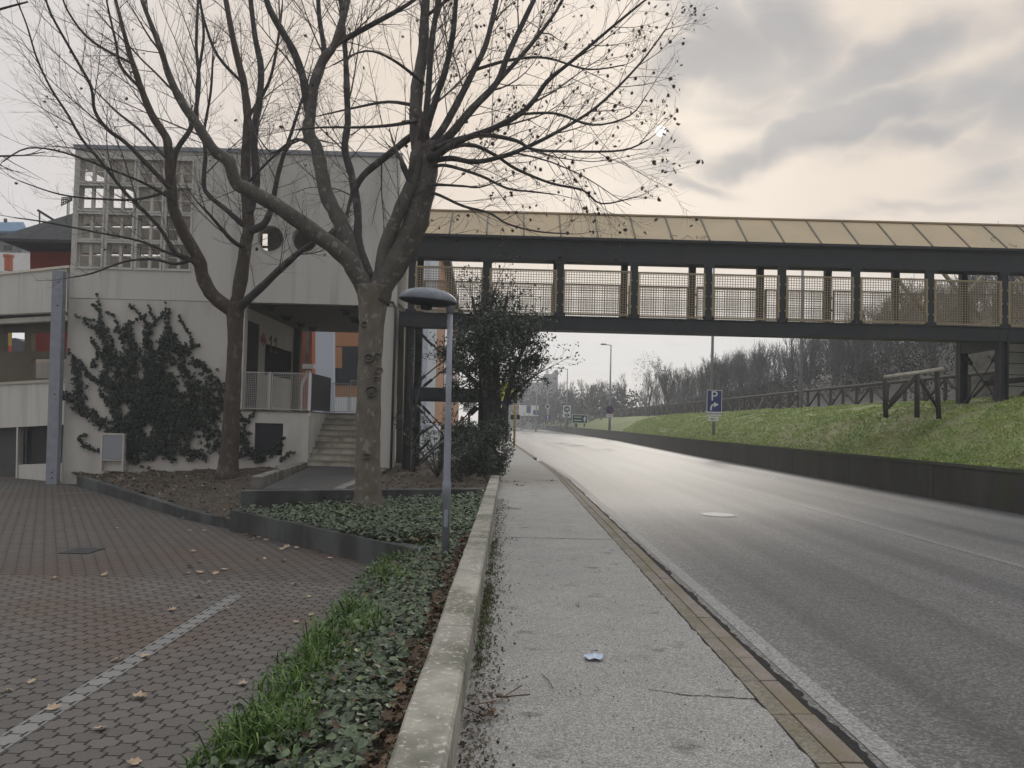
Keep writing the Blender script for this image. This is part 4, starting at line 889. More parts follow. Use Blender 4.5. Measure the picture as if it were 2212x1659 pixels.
def traced_tree(name, label, Yb, trunk, trunk_w, limbs, bark, seed, lvl=2, leaf=0, leafx=0, dens=.3, barklimb=M_limb, tlen=1.0):
    q = random.Random(seed); base = at(*trunk[0], Yb); o = thing(name, label, 'tree', tuple(base))
    mb = MB(); T = smooth_line([at(x, y, Yb) for x, y in trunk], 5); rw = [w/2*Yb/FPX for w in lerp_list(trunk_w, 5)]
    T = [T[0]-Vector((0, 0, .25))]+T; rw = [rw[0]*1.12]+rw
    rw = [r*(1+.05*noise.noise(Vector((i*.7, seed, 0)))) for i, r in enumerate(rw)]
    mb.tube(T, rw, 20)
    for k, v in enumerate(mb.v):
        n_ = noise.noise(Vector(v)*3.2)*.016+noise.noise(Vector(v)*9)*.006; c = T[min(k//20, len(T)-1)]; d = (Vector(v)-c)
        if d.length > 1e-4: mb.v[k] = tuple(Vector(v)+d.normalized()*n_)
    mb.build('trunk', bark, o, smooth=True)
    if bark is M_bark:                                   # pruning scars on the pale trunk
        for px, py, rr in ((797, 773, .075), (816, 768, .045), (819, 800, .055), (814, 818, .04), (803, 845, .10), (792, 985, .05), (786, 700, .05)):
            c = at(px, py, Yb-.27+abs(px-797)*.0035); mb = MB(); pts = [c+Vector((rr*cos(2*pi*k/14)*(1+.12*noise.noise(Vector((k*.9, px, 0)))), .02*cos(4*pi*k/14), rr*.9*sin(2*pi*k/14))) for k in range(15)]
            mb.tube(pts, [.020+.008*noise.noise(Vector((k*.8, py, 3))) for k in range(15)], 7, False); mb.tube([c+Vector((0, .04, 0)), c+Vector((0, .0, 0)), c+Vector((0, -.012, 0))], [rr*.9, rr*.8, rr*.35], 12); mb.build('pruning_scar', M_barklimb, o, smooth=True)
    tw = MB(); tips = []; ctr = at(*trunk[-1], Yb)
    for li, (pts, w0, w1, y0, y1) in enumerate(limbs):
        n_ = len(pts); acc = [0]
        for a, b in zip(pts, pts[1:]): acc.append(acc[-1]+hypot(a[0]-b[0], a[1]-b[1]))
        P = []; 
        for (x, y), s in zip(pts, acc):
            t = s/acc[-1]; P.append(at(x, y, Yb+y0+(y1-y0)*t))
        LP = smooth_line(P, 4); K = len(LP)
        rad = []
        for i in range(K):
            t = i/(K-1); yy = Yb+y0+(y1-y0)*t; rad.append(max((w0*(1-t)**.85+w1*(1-(1-t)**.85))/2*(.93 if w0 < 40 else 1)*yy/FPX, .006)*(1+.10*noise.noise(Vector((i*.6, li*3.1, seed)))))
        mb = MB(); nn = 10 if w0 > 14 else 6; mb.tube(LP, rad, nn)
        if w0 > 14:
            for k, v in enumerate(mb.v):
                c = LP[min(k//nn, K-1)]; d = Vector(v)-c
                if d.length > 1e-4: mb.v[k] = tuple(Vector(v)+d*(.16*noise.noise(Vector(v)*4.5)))
        mb.build('limb', (M_barklimb if bark is M_bark else bark) if w0 > 26 else barklimb, o, smooth=True)
        # side shoots
        Ltot = sum((b-a).length for a, b in zip(LP, LP[1:])); s = .15+q.random()*dens; run = 0
        for a, b, ra_ in zip(LP, LP[1:], rad):
            sl_ = (b-a).length
            while run+sl_ > s:
                p = a.lerp(b, (s-run)/sl_); t = s/Ltot; dd = (b-a).normalized()
                if t > .18 or w0 < 16:
                    sdv = dd.orthogonal().normalized(); sdv.rotate(Matrix.Rotation(q.uniform(0, 6.28), 3, dd)); ang = q.uniform(.6, 1.1)
                    if w0 > 16: ang = q.uniform(.8, 1.4)
                    out_ = (p-ctr); out_.z *= .5; out_ = out_.normalized()*.35
                    if p.y > 22.8: out_ += Vector((0, -.8, 0))
                    grow(tw, p, dd*cos(ang)+sdv*sin(ang)+out_, q.uniform(.55, 1.5)*tlen*(1-.35*t), min(max(ra_*.36, .005), .012), lvl-(1 if q.random() < .35 else 0), tips, q, .3)
                s += dens*q.uniform(.6, 1.5)
            run += sl_
        if w0 >= 11:
            run = 0; s = .8
            for a, b, ra_ in zip(LP, LP[1:], rad):
                sl_ = (b-a).length
                while run+sl_ > s:
                    if s/Ltot > .22 and ra_ < .11:
                        p = a.lerp(b, (s-run)/sl_); dd = (b-a).normalized(); sdv = dd.orthogonal().normalized(); sdv.rotate(Matrix.Rotation(q.uniform(0, 6.28), 3, dd)); ang = q.uniform(.45, .95)
                        out_ = (p-ctr); out_.z *= .4; out_ = out_.normalized()*.3
                        if p.y > 22.6: out_ += Vector((0, -.8, 0))
                        grow(tw, p, dd*cos(ang)+sdv*sin(ang)+out_, q.uniform(1.4, 2.7)*tlen*(1-.62*s/Ltot), min(max(ra_*.45, .009), .021), 2, tips, q, .3, 7)
                    s += q.uniform(.55, 1.1)
                run += sl_
        grow(tw, LP[-1], (LP[-1]-LP[-2]), .55*tlen, max(rad[-1]*.9, .006), 2, tips, q, .2)
    tw.build('twigs', M_twig, o)
    if leaf:
        lf = MB(); c_ = [t for t in tips if t[0].x > leafx or q.random() < .10]; q.shuffle(c_)
        for p, d in c_[:leaf]:
            leaf_star(lf, p-Vector((0, 0, .03)), Vector((q.uniform(-1, 1), q.uniform(-1, 1), q.uniform(-.7, .7))), q.uniform(.05, .085), q, .9)
        lf.build('leaves', M_darkleaf, o)
    return o
A_trunk = [(796, 1106), (795, 1085), (794, 1040), (795, 960), (797, 850), (800, 760), (803, 700), (806, 655), (808, 620)]
A_tw = [76, 62, 55, 53, 52, 52, 55, 64, 80]
A_limbs = [
 ([(800, 645), (772, 593), (749, 557), (673, 498), (597, 444), (538, 411), (509, 393), (495, 349), (462, 324), (426, 269), (393, 222), (364, 160), (346, 102), (309, 7), (290, -60)], 42, 5, 0, -1.2),
 ([(800, 640), (772, 590), (753, 532), (734, 475), (708, 430), (696, 380), (685, 323), (667, 285), (671, 243), (677, 190), (696, 133), (723, 95), (746, 19), (760, -60)], 40, 12, .05, .9),
 ([(669, 260), (655, 171), (633, 109), (597, 47), (578, 7), (560, -60)], 20, 12, .6, .2),
 ([(677, 200), (700, 120), (690, 40), (684, -60)], 16, 7, .75, .9),
 ([(800, 600), (775, 525), (773, 456), (760, 380), (745, 323), (751, 266), (749, 190), (746, 114), (738, 20), (735, -60)], 22, 9, .1, 1.6),
 ([(812, 650), (829, 608), (863, 551), (894, 494), (912, 418), (922, 361), (917, 310)], 60, 46, 0, .1),
 ([(822, 610), (829, 540), (856, 475), (875, 430), (893, 385), (900, 330)], 30, 30, -.1, -.1),
 ([(905, 330), (898, 274), (901, 190), (913, 114), (917, 38), (925, -60)], 34, 18, .1, .7),
 ([(912, 320), (921, 281), (943, 209), (962, 152), (978, 76), (985, 0), (990, -60)], 18, 9, 0, -.9),
 ([(915, 300), (925, 200), (932, 95), (947, 0), (955, -50)], 16, 11, .1, .3),
 ([(918, 325), (955, 281), (993, 213), (1023, 152), (1050, 95), (1073, 0), (1085, -50)], 20, 8, .1, 1.4),
 ([(920, 335), (974, 289), (1019, 236), (1073, 179), (1099, 114), (1153, 0), (1170, -40)], 22, 8, 0, .5),
 ([(1073, 179), (1145, 99), (1202, 23), (1240, -50)], 12, 5, .4, 1.2),
 ([(925, 345), (993, 304), (1057, 281), (1122, 247), (1156, 213), (1183, 175), (1244, 125), (1324, 57), (1400, -5)], 17, 4, -.1, -1.5),
 ([(925, 350), (974, 342), (1027, 350), (1095, 335), (1153, 311), (1210, 281), (1290, 230), (1380, 140), (1440, 60)], 14, 3, 0, .9),
 ([(940, 320), (1000, 297), (1057, 293), (1115, 304), (1153, 323), (1229, 327), (1343, 325), (1400, 302)], 12, 3, -.1, -1.8),
 ([(945, 330), (1012, 312), (1069, 335), (1115, 365), (1191, 396), (1259, 411), (1300, 440), (1375, 425)], 10, 2.5, .1, 1.3),
 ([(930, 365), (962, 357), (1039, 380), (1096, 407), (1150, 414), (1200, 420)], 9, 2.5, 0, -.9),
 ([(918, 400), (947, 399), (1000, 402), (1039, 404), (1090, 385)], 8, 2, -.1, -.7),
 ([(915, 425), (939, 418), (1000, 445), (1057, 460), (1095, 483), (1160, 500), (1230, 505)], 8, 2.5, 0, -1.0),
 ([(893, 300), (886, 297), (834, 338), (784, 380), (762, 420)], 18, 14, .3, .5),
 ([(890, 400), (877, 373), (868, 350)], 16, 12, -.15, -.25),
 ([(905, 260), (850, 270), (780, 275), (700, 275), (640, 280)], 9, 3, .1, -1.4),
 ([(905, 230), (840, 220), (770, 232), (690, 250)], 9, 3, .2, 1.4),
 ([(915, 180), (850, 130), (790, 110), (720, 140)], 8, 3, .2, -1.6),
 ([(725, 95), (800, 55), (880, 10), (930, -30)], 14, 7, .8, .1),
 ([(1023, 152), (1100, 130), (1180, 125), (1270, 150), (1350, 140)], 8, 2.5, .8, 1.8),
 ([(1122, 247), (1200, 245), (1280, 270), (1360, 250), (1400, 200)], 7, 2.5, -.6, -2),
 ([(917, 38), (980, -10), (1040, -50)], 9, 5, .6, 0),
 ([(685, 323), (640, 300), (590, 330), (560, 300)], 8, 3, .4, 1.3)]
traced_tree('plane_tree', 'big bare plane tree with pale flaking trunk in the ivy bed beside the lamp', 14.28, A_trunk, A_tw, A_limbs, M_bark, 3, 2, 700, -1.4, .34, tlen=1.2)
B_trunk = [(492, 1022), (494, 1000), (497, 960), (501, 880), (505, 800), (508, 730), (508, 690), (508, 655)]
B_tw = [50, 42, 38, 34, 32, 31, 34, 44]
B_limbs = [
 ([(500, 670), (462, 640), (440, 603), (429, 560), (400, 509), (375, 451), (371, 411), (364, 327), (358, 295), (327, 247), (306, 193), (287, 138), (276, 102), (255, 20), (240, -40)], 34, 5, 0, -2.5),
 ([(508, 670), (520, 603), (531, 527), (537, 484), (531, 400), (531, 327), (535, 255), (527, 182), (509, 109), (491, 18), (480, -50)], 32, 9, 0, -.8),
 ([(538, 460), (553, 393), (549, 291), (560, 218), (564, 145), (553, 91), (542, 7), (540, -50)], 20, 9, -.3, -1.4),
 ([(534, 500), (567, 487), (582, 462), (589, 436), (604, 364), (633, 276), (660, 190)], 20, 5, -.2, -1.8),
 ([(534, 520), (520, 531), (498, 516), (476, 491), (451, 462), (430, 440)], 13, 4, -.2, -2),
 ([(537, 490), (524, 484), (491, 455), (451, 422), (440, 396), (444, 335), (440, 290), (455, 200), (460, 120)], 15, 4, -.2, -1.5),
 ([(515, 665), (560, 625), (612, 575), (647, 545), (680, 522), (720, 500)], 22, 5, -.1, -1.6),
 ([(436, 590), (411, 560), (378, 546), (349, 498), (313, 458), (266, 411), (218, 349), (178, 302), (146, 247), (109, 189), (80, 127), (58, 55), (36, 0)], 12, 3, -.4, -4),
 ([(364, 410), (360, 400), (309, 346), (269, 306), (233, 280), (205, 240), (196, 186), (160, 120), (110, 30), (95, -20)], 12, 4, -1, -4.5),
 ([(358, 340), (342, 324), (300, 280), (255, 244), (225, 215), (196, 186)], 9, 3, -1.4, -1),
 ([(371, 411), (380, 330), (415, 270), (430, 180), (424, 100), (428, 0)], 14, 6, -1, -.8),
 ([(306, 193), (262, 145), (250, 90), (234, 20), (225, -30)], 8, 3, -1.8, -3),
 ([(420, 560), (380, 570), (330, 560), (270, 565), (200, 590), (150, 600)], 8, 2.5, -.5, -2),
 ([(411, 562), (360, 545), (300, 520), (200, 500), (100, 480), (30, 470)], 7, 2.5, -.5, -3.5),
 ([(371, 411), (300, 430), (220, 430), (130, 420), (40, 390)], 7, 2.5, -1, -4.5),
 ([(371, 430), (320, 400), (250, 370), (140, 330), (60, 320), (5, 350)], 8, 2.5, -1, -5),
 ([(535, 255), (580, 180), (600, 90), (610, 10)], 9, 4, -.5, -2),
 ([(426, 269), (426, 180), (440, 80), (432, 0)], 9, 5, -1, -1.5),
 ([(527, 182), (470, 120), (440, 40), (430, -20)], 8, 4, -.7, -1.8),
 ([(531, 400), (600, 330), (660, 300), (720, 310)], 7, 2.5, -.4, -2.4),
 ([(287, 138), (200, 90), (150, 30), (130, -20)], 7, 3, -2.2, -4.2)]
traced_tree('plane_tree', 'slimmer brown-trunked bare plane tree standing in the leaf bed before the ivy-clad facade', 21.6, B_trunk, B_tw, B_limbs, M_bark2, 5, 2, 80, -20, .40, tlen=1.45)
# overhanging twig ends of a tree outside the frame, upper left
mb = MB(); mb.tube(smooth_line([at(-900, 260, 9), at(-420, 150, 9), at(-60, 40, 9), at(0, 20, 9), at(60, 4, 9)], 3), lerp_list([.07, .04, .02, .015, .01], 3), 6); tag(mb.build('branch', M_limb), 'thick bare branch end crossing the top left corner of the photo', 'branch')
mb = MB(); tips = []; mb.tube([at(-900, 420, 9), at(-420, 370, 9), at(-150, 352, 9)], [.06, .035, .02], 6); grow(mb, at(-150, 352, 9), Vector((1, .05, .16)), 1.35, .02, 1, tips, random.Random(4), 0)
tag(mb.build('branch', M_limb), 'bare twiggy branch end reaching in at the left edge above the ramp block', 'branch')
# ------------------------------------------------------------------ evergreen shrubs
def leafcloud(mb, c, rad, n, size, q, droop=.2, hollow=.35, lump=.35, elong=1.7):
    c = Vector(c); rad = Vector(rad)
    k = 0
    while k < n:
        d = Vector((q.gauss(0, 1), q.gauss(0, 1), q.gauss(0, 1))).normalized(); rr = hollow+(1-hollow)*q.random()**.6
        f = 1+lump*noise.noise(d*2.1+c)+lump*.6*noise.noise(d*5+c*2)
        p = c+Vector((d.x*rad.x, d.y*rad.y, d.z*rad.z))*rr*f
        if noise.noise(p*2.3) < -.22: 
            k += .25; continue
        n_ = (d+rv()*.9).normalized(); a = (d*.6+rv()+Vector((0, 0, -droop))); a = (a-n_*a.dot(n_)).normalized(); b = n_.cross(a); s = size*q.uniform(.6, 1.3)
        i = len(mb.v); mb.v += [tuple(p), tuple(p+a*s*elong*.5+b*s*.4+n_*s*.12), tuple(p+a*s*elong), tuple(p+a*s*elong*.5-b*s*.4+n_*s*.12)]
        mb.f += [(i, i+1, i+2), (i, i+2, i+3)]; mb.m += [mb.k]*2; k += 1
M_eg = mat('evergreen_leaf', (.022, .038, .020), (.038, .056, .030), 5, .38, 0, island=.55, spec=.5)
et = thing('evergreen_tree', 'multi-stemmed dark evergreen tree growing out of the hedge before the footbridge', 'tree', tuple(at(1070, 950, 22)))
q = random.Random(21); Ye = 22.0; mb = MB(); tips = []
for pts, w in (([(1062, 945), (1052, 880), (1040, 800), (1030, 700), (1020, 640)], 20), ([(1072, 945), (1074, 860), (1072, 780), (1085, 700), (1095, 640)], 20), ([(1078, 945), (1090, 880), (1105, 820), (1128, 760), (1150, 715)], 17), ([(1066, 940), (1062, 850), (1058, 760), (1062, 660), (1070, 625)], 14), ([(1070, 900), (1040, 840), (1000, 800), (965, 775)], 10), ([(1085, 900), (1110, 850), (1150, 815), (1175, 800)], 9)):
    dy = q.uniform(-.9, .6); L_ = smooth_line([at(x, y, Ye+dy*i/len(pts)) for i, (x, y) in enumerate(pts)], 4); mb.tube(L_, [w/2*Ye/FPX*(1-.75*i/(len(L_)-1)) for i in range(len(L_))], 8)
    for i in range(6, len(L_)-1): 
        for _ in range(2): grow(mb, L_[i], (L_[i+1]-L_[i]).normalized()+rv()*.9, q.uniform(.5, 1.1), .012, 1, tips, q, .2, 4)
mb.build('trunk', M_limb, et)
mb = MB()
for (px, py, dy, rx, rz, n) in ((1066, 748, 0, 1.38, 1.15, 3600), (1075, 700, 0, .95, .6, 1500), (1010, 730, -.3, .75, .5, 1100), (1130, 720, -.2, .6, .55, 1100), (1060, 655, .1, .6, .3, 450), (1000, 790, -.4, .7, .4, 750), (965, 760, 0, .35, .3, 200), (1150, 780, 0, .5, .4, 600), (1115, 810, -.5, .6, .5, 900), (1050, 800, .5, .8, .7, 500), (1085, 640, .1, .35, .25, 70), (1120, 655, -.1, .25, .3, 60), (1140, 690, .1, .55, .3, 250), (1030, 830, -.4, .6, .3, 300), (1120, 850, -.2, .4, .2, 150), (985, 770, .1, .45, .35, 350), (975, 830, -.1, .4, .28, 260), (1010, 860, -.2, .45, .22, 260), (1090, 760, -.6, .8, .5, 700), (1165, 745, .1, .3, .3, 150), (1060, 840, .2, .7, .35, 380)):
    p = at(px, py, Ye+dy); leafcloud(mb, p, (rx, rx*.85, rz), n, .062, q, .5, .15, .5)
for p, d in tips[::2]: leafcloud(mb, p, (.12, .12, .1), 4, .06, q)
mb.build('leaves', M_eg, et)
hb = thing('hedge_bush', 'dense dark rounded hedge bush beside the pavement under the evergreen tree', 'shrub', tuple(at(1040, 1025, 20.5)))
mb = MB(); q = random.Random(5)
for (px, py, Y, rx, rz, n) in ((1050, 965, 20.8, .72, .75, 4200), (1010, 985, 20.4, .55, .5, 2000), (1072, 930, 21.2, .42, .42, 1400), (1000, 935, 21.2, .5, .4, 900), (1065, 1000, 20.4, .42, .42, 1600)): leafcloud(mb, at(px, py, Y), (rx, rx, rz), n, .05, q, .3, .4, .25)
mb.build('leaves', M_eg, hb)
mb = MB()
for i in range(14): p = at(1000+i*7, 1022, 20.5); grow(mb, p, Vector((R.uniform(-.3, .3), R.uniform(-.3, .3), 1)), .8, .015, 1, [], q)
mb.build('stems', M_limb, hb)
M_ole = mat('oleander_leaf', (.03, .045, .028), (.045, .06, .04), 5, .5, island=.5)
def spiky(name, label, base, shoots, hgt, spread, seed, leafL=.16, m_=M_ole):
    q = random.Random(seed); o = thing(name, label, 'shrub', tuple(base)); st_ = MB(); lf = MB(); base = Vector(base)
    for i in range(shoots):
        d = Vector((q.gauss(0, spread), q.gauss(0, spread), 1)).normalized(); L_ = hgt*q.uniform(.6, 1.05); pts = [base+d*L_*t/6+Vector((d.x, d.y, 0))*.12*t*t/8 for t in range(7)]
        st_.tube(pts, [.012*(1-t/8) for t in range(7)], 4)
        for k in range(int(26*L_)):
            t = .3+.7*q.random(); p = pts[0].lerp(pts[-1], t); a = (Vector((q.gauss(0, 1), q.gauss(0, 1), q.uniform(.1, 1.4)))).normalized(); b = a.cross(Vector((q.random(), q.random(), q.random()))).normalized(); s = leafL*q.uniform(.7, 1.2)
            n = len(lf.v); lf.v += [tuple(p), tuple(p+a*s*.5+b*s*.09), tuple(p+a*s), tuple(p+a*s*.5-b*s*.09)]; lf.f += [(n, n+1, n+2, n+3)]; lf.m += [0]
    st_.build('stems', M_limb, o); lf.build('leaves', m_, o); return o
spiky('oleander', 'spiky grey-green oleander between the bridge tower and the lamp pole', (-1.95, 21.3, .05), 34, 2.15, .30, 8)
spiky('oleander', 'low reddish-green spiky shrub at the foot of the hedge bush', (-1.25, 19.9, .05), 26, .95, .55, 9, .13)
sp_ = thing('sapling', 'thin bare forked sapling in front of the left bridge tower leg', 'tree', tuple(at(893, 1010, 21.5)))
mb = MB()
for pts in ([(893, 1020), (893, 960), (891, 900), (884, 860)], [(893, 970), (905, 940), (935, 920)], [(892, 930), (898, 890), (900, 860)], [(894, 985), (915, 965), (928, 950)]): mb.tube(smooth_line([at(x, y, 21.5) for x, y in pts], 3), [.05*(1-.6*i/9) for i in range(3*(len(pts)-1)+1)], 7)
mb.build('trunk', M_limb, sp_, smooth=True)
mb = MB(); q = random.Random(3); grow(mb, at(884, 862, 21.5), Vector((0, 0, 1)), .8, .015, 2, [], q); grow(mb, at(900, 862, 21.5), Vector((.3, 0, 1)), .8, .015, 2, [], q); mb.build('twigs', M_twig, sp_)
# ------------------------------------------------------------------ climbing ivy
c2f = lambda x, y: at(x/2.074/1.823, (1150+y/2.074)/1.823, 23.93)
IVY = [([(1130, 1400), (1130, 1250), (1100, 1050), (1020, 850), (960, 650), (900, 480), (840, 330), (820, 240), (825, 150), (790, 10)], [200, 260, 250, 200, 140, 100, 80, 22, 13, 8]),
 ([(840, 330), (760, 290), (690, 240)], [40, 20, 12]), ([(825, 240), (720, 225), (610, 190)], [18, 15, 10]), ([(825, 150), (790, 130), (755, 95)], [15, 12, 9]), ([(940, 310), (970, 285), (930, 200), (860, 160)], [40, 28, 14, 12]),
 ([(1150, 1300), (1160, 1000), (1130, 700), (1080, 480), (1030, 330), (1060, 250), (1160, 215), (1190, 185)], [260, 280, 200, 115, 90, 16, 14, 9]), ([(1160, 215), (1110, 150), (1060, 110)], [18, 14, 10]), ([(1205, 450), (1210, 320), (1190, 250), (1140, 200)], [60, 60, 20, 14]),
 ([(1200, 1300), (1280, 1000), (1290, 750), (1230, 600), (1220, 470), (1200, 330)], [260, 270, 180, 110, 60, 50]), ([(1210, 320), (1270, 240), (1240, 180), (1210, 110)], [26, 18, 13, 9]), ([(1270, 240), (1310, 210), (1335, 170)], [20, 14, 9]),
 ([(1280, 1000), (1310, 700), (1340, 500), (1370, 420), (1360, 250), (1350, 80)], [200, 190, 150, 100, 16, 8]), ([(1370, 290), (1380, 200), (1378, 130)], [16, 12, 8]), ([(1390, 420), (1440, 370), (1380, 290)], [30, 20, 15]),
 ([(1340, 430), (1450, 450), (1520, 490), (1570, 420), (1540, 330), (1490, 260), (1470, 195)], [100, 90, 60, 18, 22, 14, 8]), ([(1570, 440), (1600, 440), (1635, 430)], [16, 13, 9]),
 ([(1450, 450), (1480, 620), (1560, 720), (1640, 850), (1750, 950), (1800, 1000)], [90, 85, 110, 160, 160, 140]), ([(1560, 560), (1650, 600), (1720, 700), (1800, 830), (1840, 900)], [60, 70, 80, 100, 80]),
 ([(1400, 1300), (1480, 1050), (1440, 900), (1420, 760), (1390, 680)], [200, 260, 160, 60, 40]), ([(1480, 1050), (1620, 1000), (1700, 1150), (1800, 1250), (1900, 1300), (2000, 1330)], [220, 200, 160, 110, 70, 50]),
 ([(1080, 1200), (900, 1110), (830, 1080), (740, 1000), (640, 930), (560, 870), (500, 820)], [100, 80, 70, 80, 90, 60, 40]), ([(650, 920), (640, 750), (620, 620), (600, 540), (560, 470)], [80, 70, 50, 16, 10]), ([(650, 640), (640, 570), (590, 520)], [30, 22, 12]),
 ([(900, 760), (820, 720), (720, 670), (640, 550)], [80, 60, 36, 13]), ([(760, 620), (770, 560), (800, 500), (740, 360)], [34, 24, 16, 9]), ([(1000, 900), (880, 740), (850, 560), (790, 460), (750, 390)], [150, 60, 28, 18, 11]), ([(950, 990), (870, 880), (800, 790)], [60, 36, 16]), ([(1000, 560), (930, 520), (850, 470)], [30, 18, 10]), ([(1100, 520), (1050, 400), (1090, 350)], [40, 22, 14]),
 ([(810, 1300), (700, 1260), (650, 1200), (700, 1170)], [26, 30, 26, 18]), ([(1260, 1300), (1400, 1330), (1550, 1330), (1700, 1330)], [70, 90, 80, 70]), ([(1060, 1180), (1080, 1300), (1110, 1400)], [90, 70, 50]), ([(980, 1000), (1000, 1150), (1050, 1250)], [100, 100, 90]),
 ([(1950, 1100), (1980, 1200), (2040, 1300), (2120, 1390)], [70, 80, 70, 40]), ([(1930, 1000), (2010, 1060), (2080, 980)], [60, 40, 12]), ([(1960, 1210), (2010, 1220), (2040, 1140)], [30, 20, 10]),
 ([(2150, 1330), (2220, 1290), (2280, 1230), (2320, 1180)], [40, 26, 14, 9]), ([(2200, 1330), (2260, 1310), (2310, 1250)], [30, 18, 9]), ([(2290, 1370), (2340, 1330), (2390, 1310)], [26, 16, 8]), ([(2130, 1340), (2160, 1380), (2100, 1300)], [50, 40, 14])]
iv = thing('climbing_ivy', 'dark climbing ivy spreading in fingers over the pale facade left of the brown plane tree', 'ivy', tuple(c2f(1130, 1400)))
sm = MB(); lf = MB(); q = random.Random(17); mpx = 24/1660/3.781
for pts, ws in IVY:
    L_ = smooth_line([c2f(*p) for p in pts], 5); w_ = lerp_list(ws, 5)
    L_ = [p+Vector((q.gauss(0, .015), 0, q.gauss(0, .015))) for p in L_]
    sm.tube(L_, [max(.006, w*mpx*.025) for w in w_], 5)
    for a, b, w in zip(L_, L_[1:], w_):
        W_ = w*mpx*1.08; A_ = (b-a).length*max(W_, .05)
        ncl = max(1, int(A_*150)+1)
        for _ in range(ncl):
            t = q.random(); s = q.uniform(-.5, .5)*W_; d = (b-a).normalized(); c = a.lerp(b, t)+Vector((-d.z, 0, d.x))*s
            if W_ > .3 and (noise.noise(Vector((c.x*2.3, c.z*1.3, 7))) < -.40 or noise.noise(Vector((c.x*6, c.z*6, 9))) < -.42): continue
            if W_ > .3 and q.random() < .3: # short wandering finger
                e = c+Vector((q.uniform(-.25, .25), 0, q.uniform(-.1, .3))); sm.tube([c, e], .004, 3, False); c = c.lerp(e, q.random())
            for _k in range(9):
                p = c+Vector((q.gauss(0, .03 if W_ > .12 else .02), -abs(q.gauss(0, .05))*(1 if W_ > .2 else .5), q.gauss(0, .03 if W_ > .12 else .02)))
                n_ = Vector((q.uniform(-.7, .7), -1, q.uniform(-.3, .8))).normalized(); a_ = n_.orthogonal(); a_.rotate(Matrix.Rotation(q.uniform(0, 6.28), 3, n_)); b_ = n_.cross(a_); sz = q.uniform(.014, .031)
                i = len(lf.v); lf.v += [tuple(p-a_*sz), tuple(p+b_*sz*.9-a_*sz*.2), tuple(p+a_*sz*1.2+n_*sz*.3), tuple(p-b_*sz*.9-a_*sz*.2)]; lf.f += [(i, i+1, i+2, i+3)]; lf.m += [0]
sm.build('stems', M_stem, iv); lf.build('leaves', M_wallivy, iv)
# ================================================================== GROUND COVER (stuff)
q = random.Random(31); lf = MB(); tu = MB(); dl = MB()
def leafdisc(mb, p, sz, q, tilt=.7):
    n_ = Vector((q.gauss(0, tilt*.6), q.gauss(0, tilt*.6)-.15, 1)).normalized(); a = n_.orthogonal(); a.rotate(Matrix.Rotation(q.uniform(0, 6.28), 3, n_)); b = n_.cross(a); i = len(mb.v)
    mb.v += [tuple(p-a*sz), tuple(p-a*sz*.35+b*sz*.75+n_*sz*.22), tuple(p+a*sz*.5+b*sz*.55+n_*sz*.2), tuple(p+a*sz*1.1), tuple(p+a*sz*.5-b*sz*.55+n_*sz*.2), tuple(p-a*sz*.35-b*sz*.75+n_*sz*.22)]
    mb.f += [(i, i+1, i+2, i+3), (i, i+3, i+4, i+5)]; mb.m += [mb.k]*2
def tuft(mb, p, n, h, spread, q, w=.006):
    for _ in range(n):
        b = p+Vector((q.gauss(0, spread), q.gauss(0, spread), 0)); d = Vector((q.gauss(0, .35), q.gauss(0, .35), 1)).normalized(); hh = h*q.uniform(.5, 1.15); s = Vector((q.uniform(-1, 1), q.uniform(-1, 1), 0)).normalized()*w*q.uniform(.7, 1.3); k = Vector((d.x, d.y, -.55))*hh*q.uniform(.2, .8)
        i = len(mb.v); m1 = b+d*hh*.5; m2 = b+d*hh*.8+k*.35; e = b+d*hh+k
        mb.v += [tuple(b-s), tuple(b+s), tuple(m1+s*.9), tuple(m1-s*.9), tuple(m2+s*.6), tuple(m2-s*.6), tuple(e)]; mb.f += [(i, i+1, i+2, i+3), (i+3, i+2, i+4, i+5), (i+5, i+4, i+6)]; mb.m += [mb.k]*3
def dens(p): return noise.noise(Vector((p.x*1.3, p.y*1.3, 2)))
for _ in range(24000):
    u, v = q.random(), q.random()**1.25; p = bedP(u, v)
    edge = u > .84+.08*noise.noise(p*2)
    if edge and q.random() < .93: continue
    if dens(p) < -.38 and q.random() < .8: continue
    p = p+Vector((q.gauss(0, .02), 0, .02+abs(q.gauss(0, .05)))); leafdisc(lf, p, q.uniform(.007, .026)*(1.25 if q.random() < .08 else 1), q)
for _ in range(21000):
    u, v = q.random(), q.random(); p = bedQ(u, v)
    if u > .95 and q.random() < .8: continue
    if dens(p) < -.35 and q.random() < .6: continue
    p = p+Vector((0, 0, .02+abs(q.gauss(0, .055)))); leafdisc(lf, p, q.uniform(.013, .030), q)
tag(lf.build('ground_ivy', M_ivyleaf), 'glossy dark ground ivy filling the bed beside the low pavement wall', 'ground cover', kind='stuff')
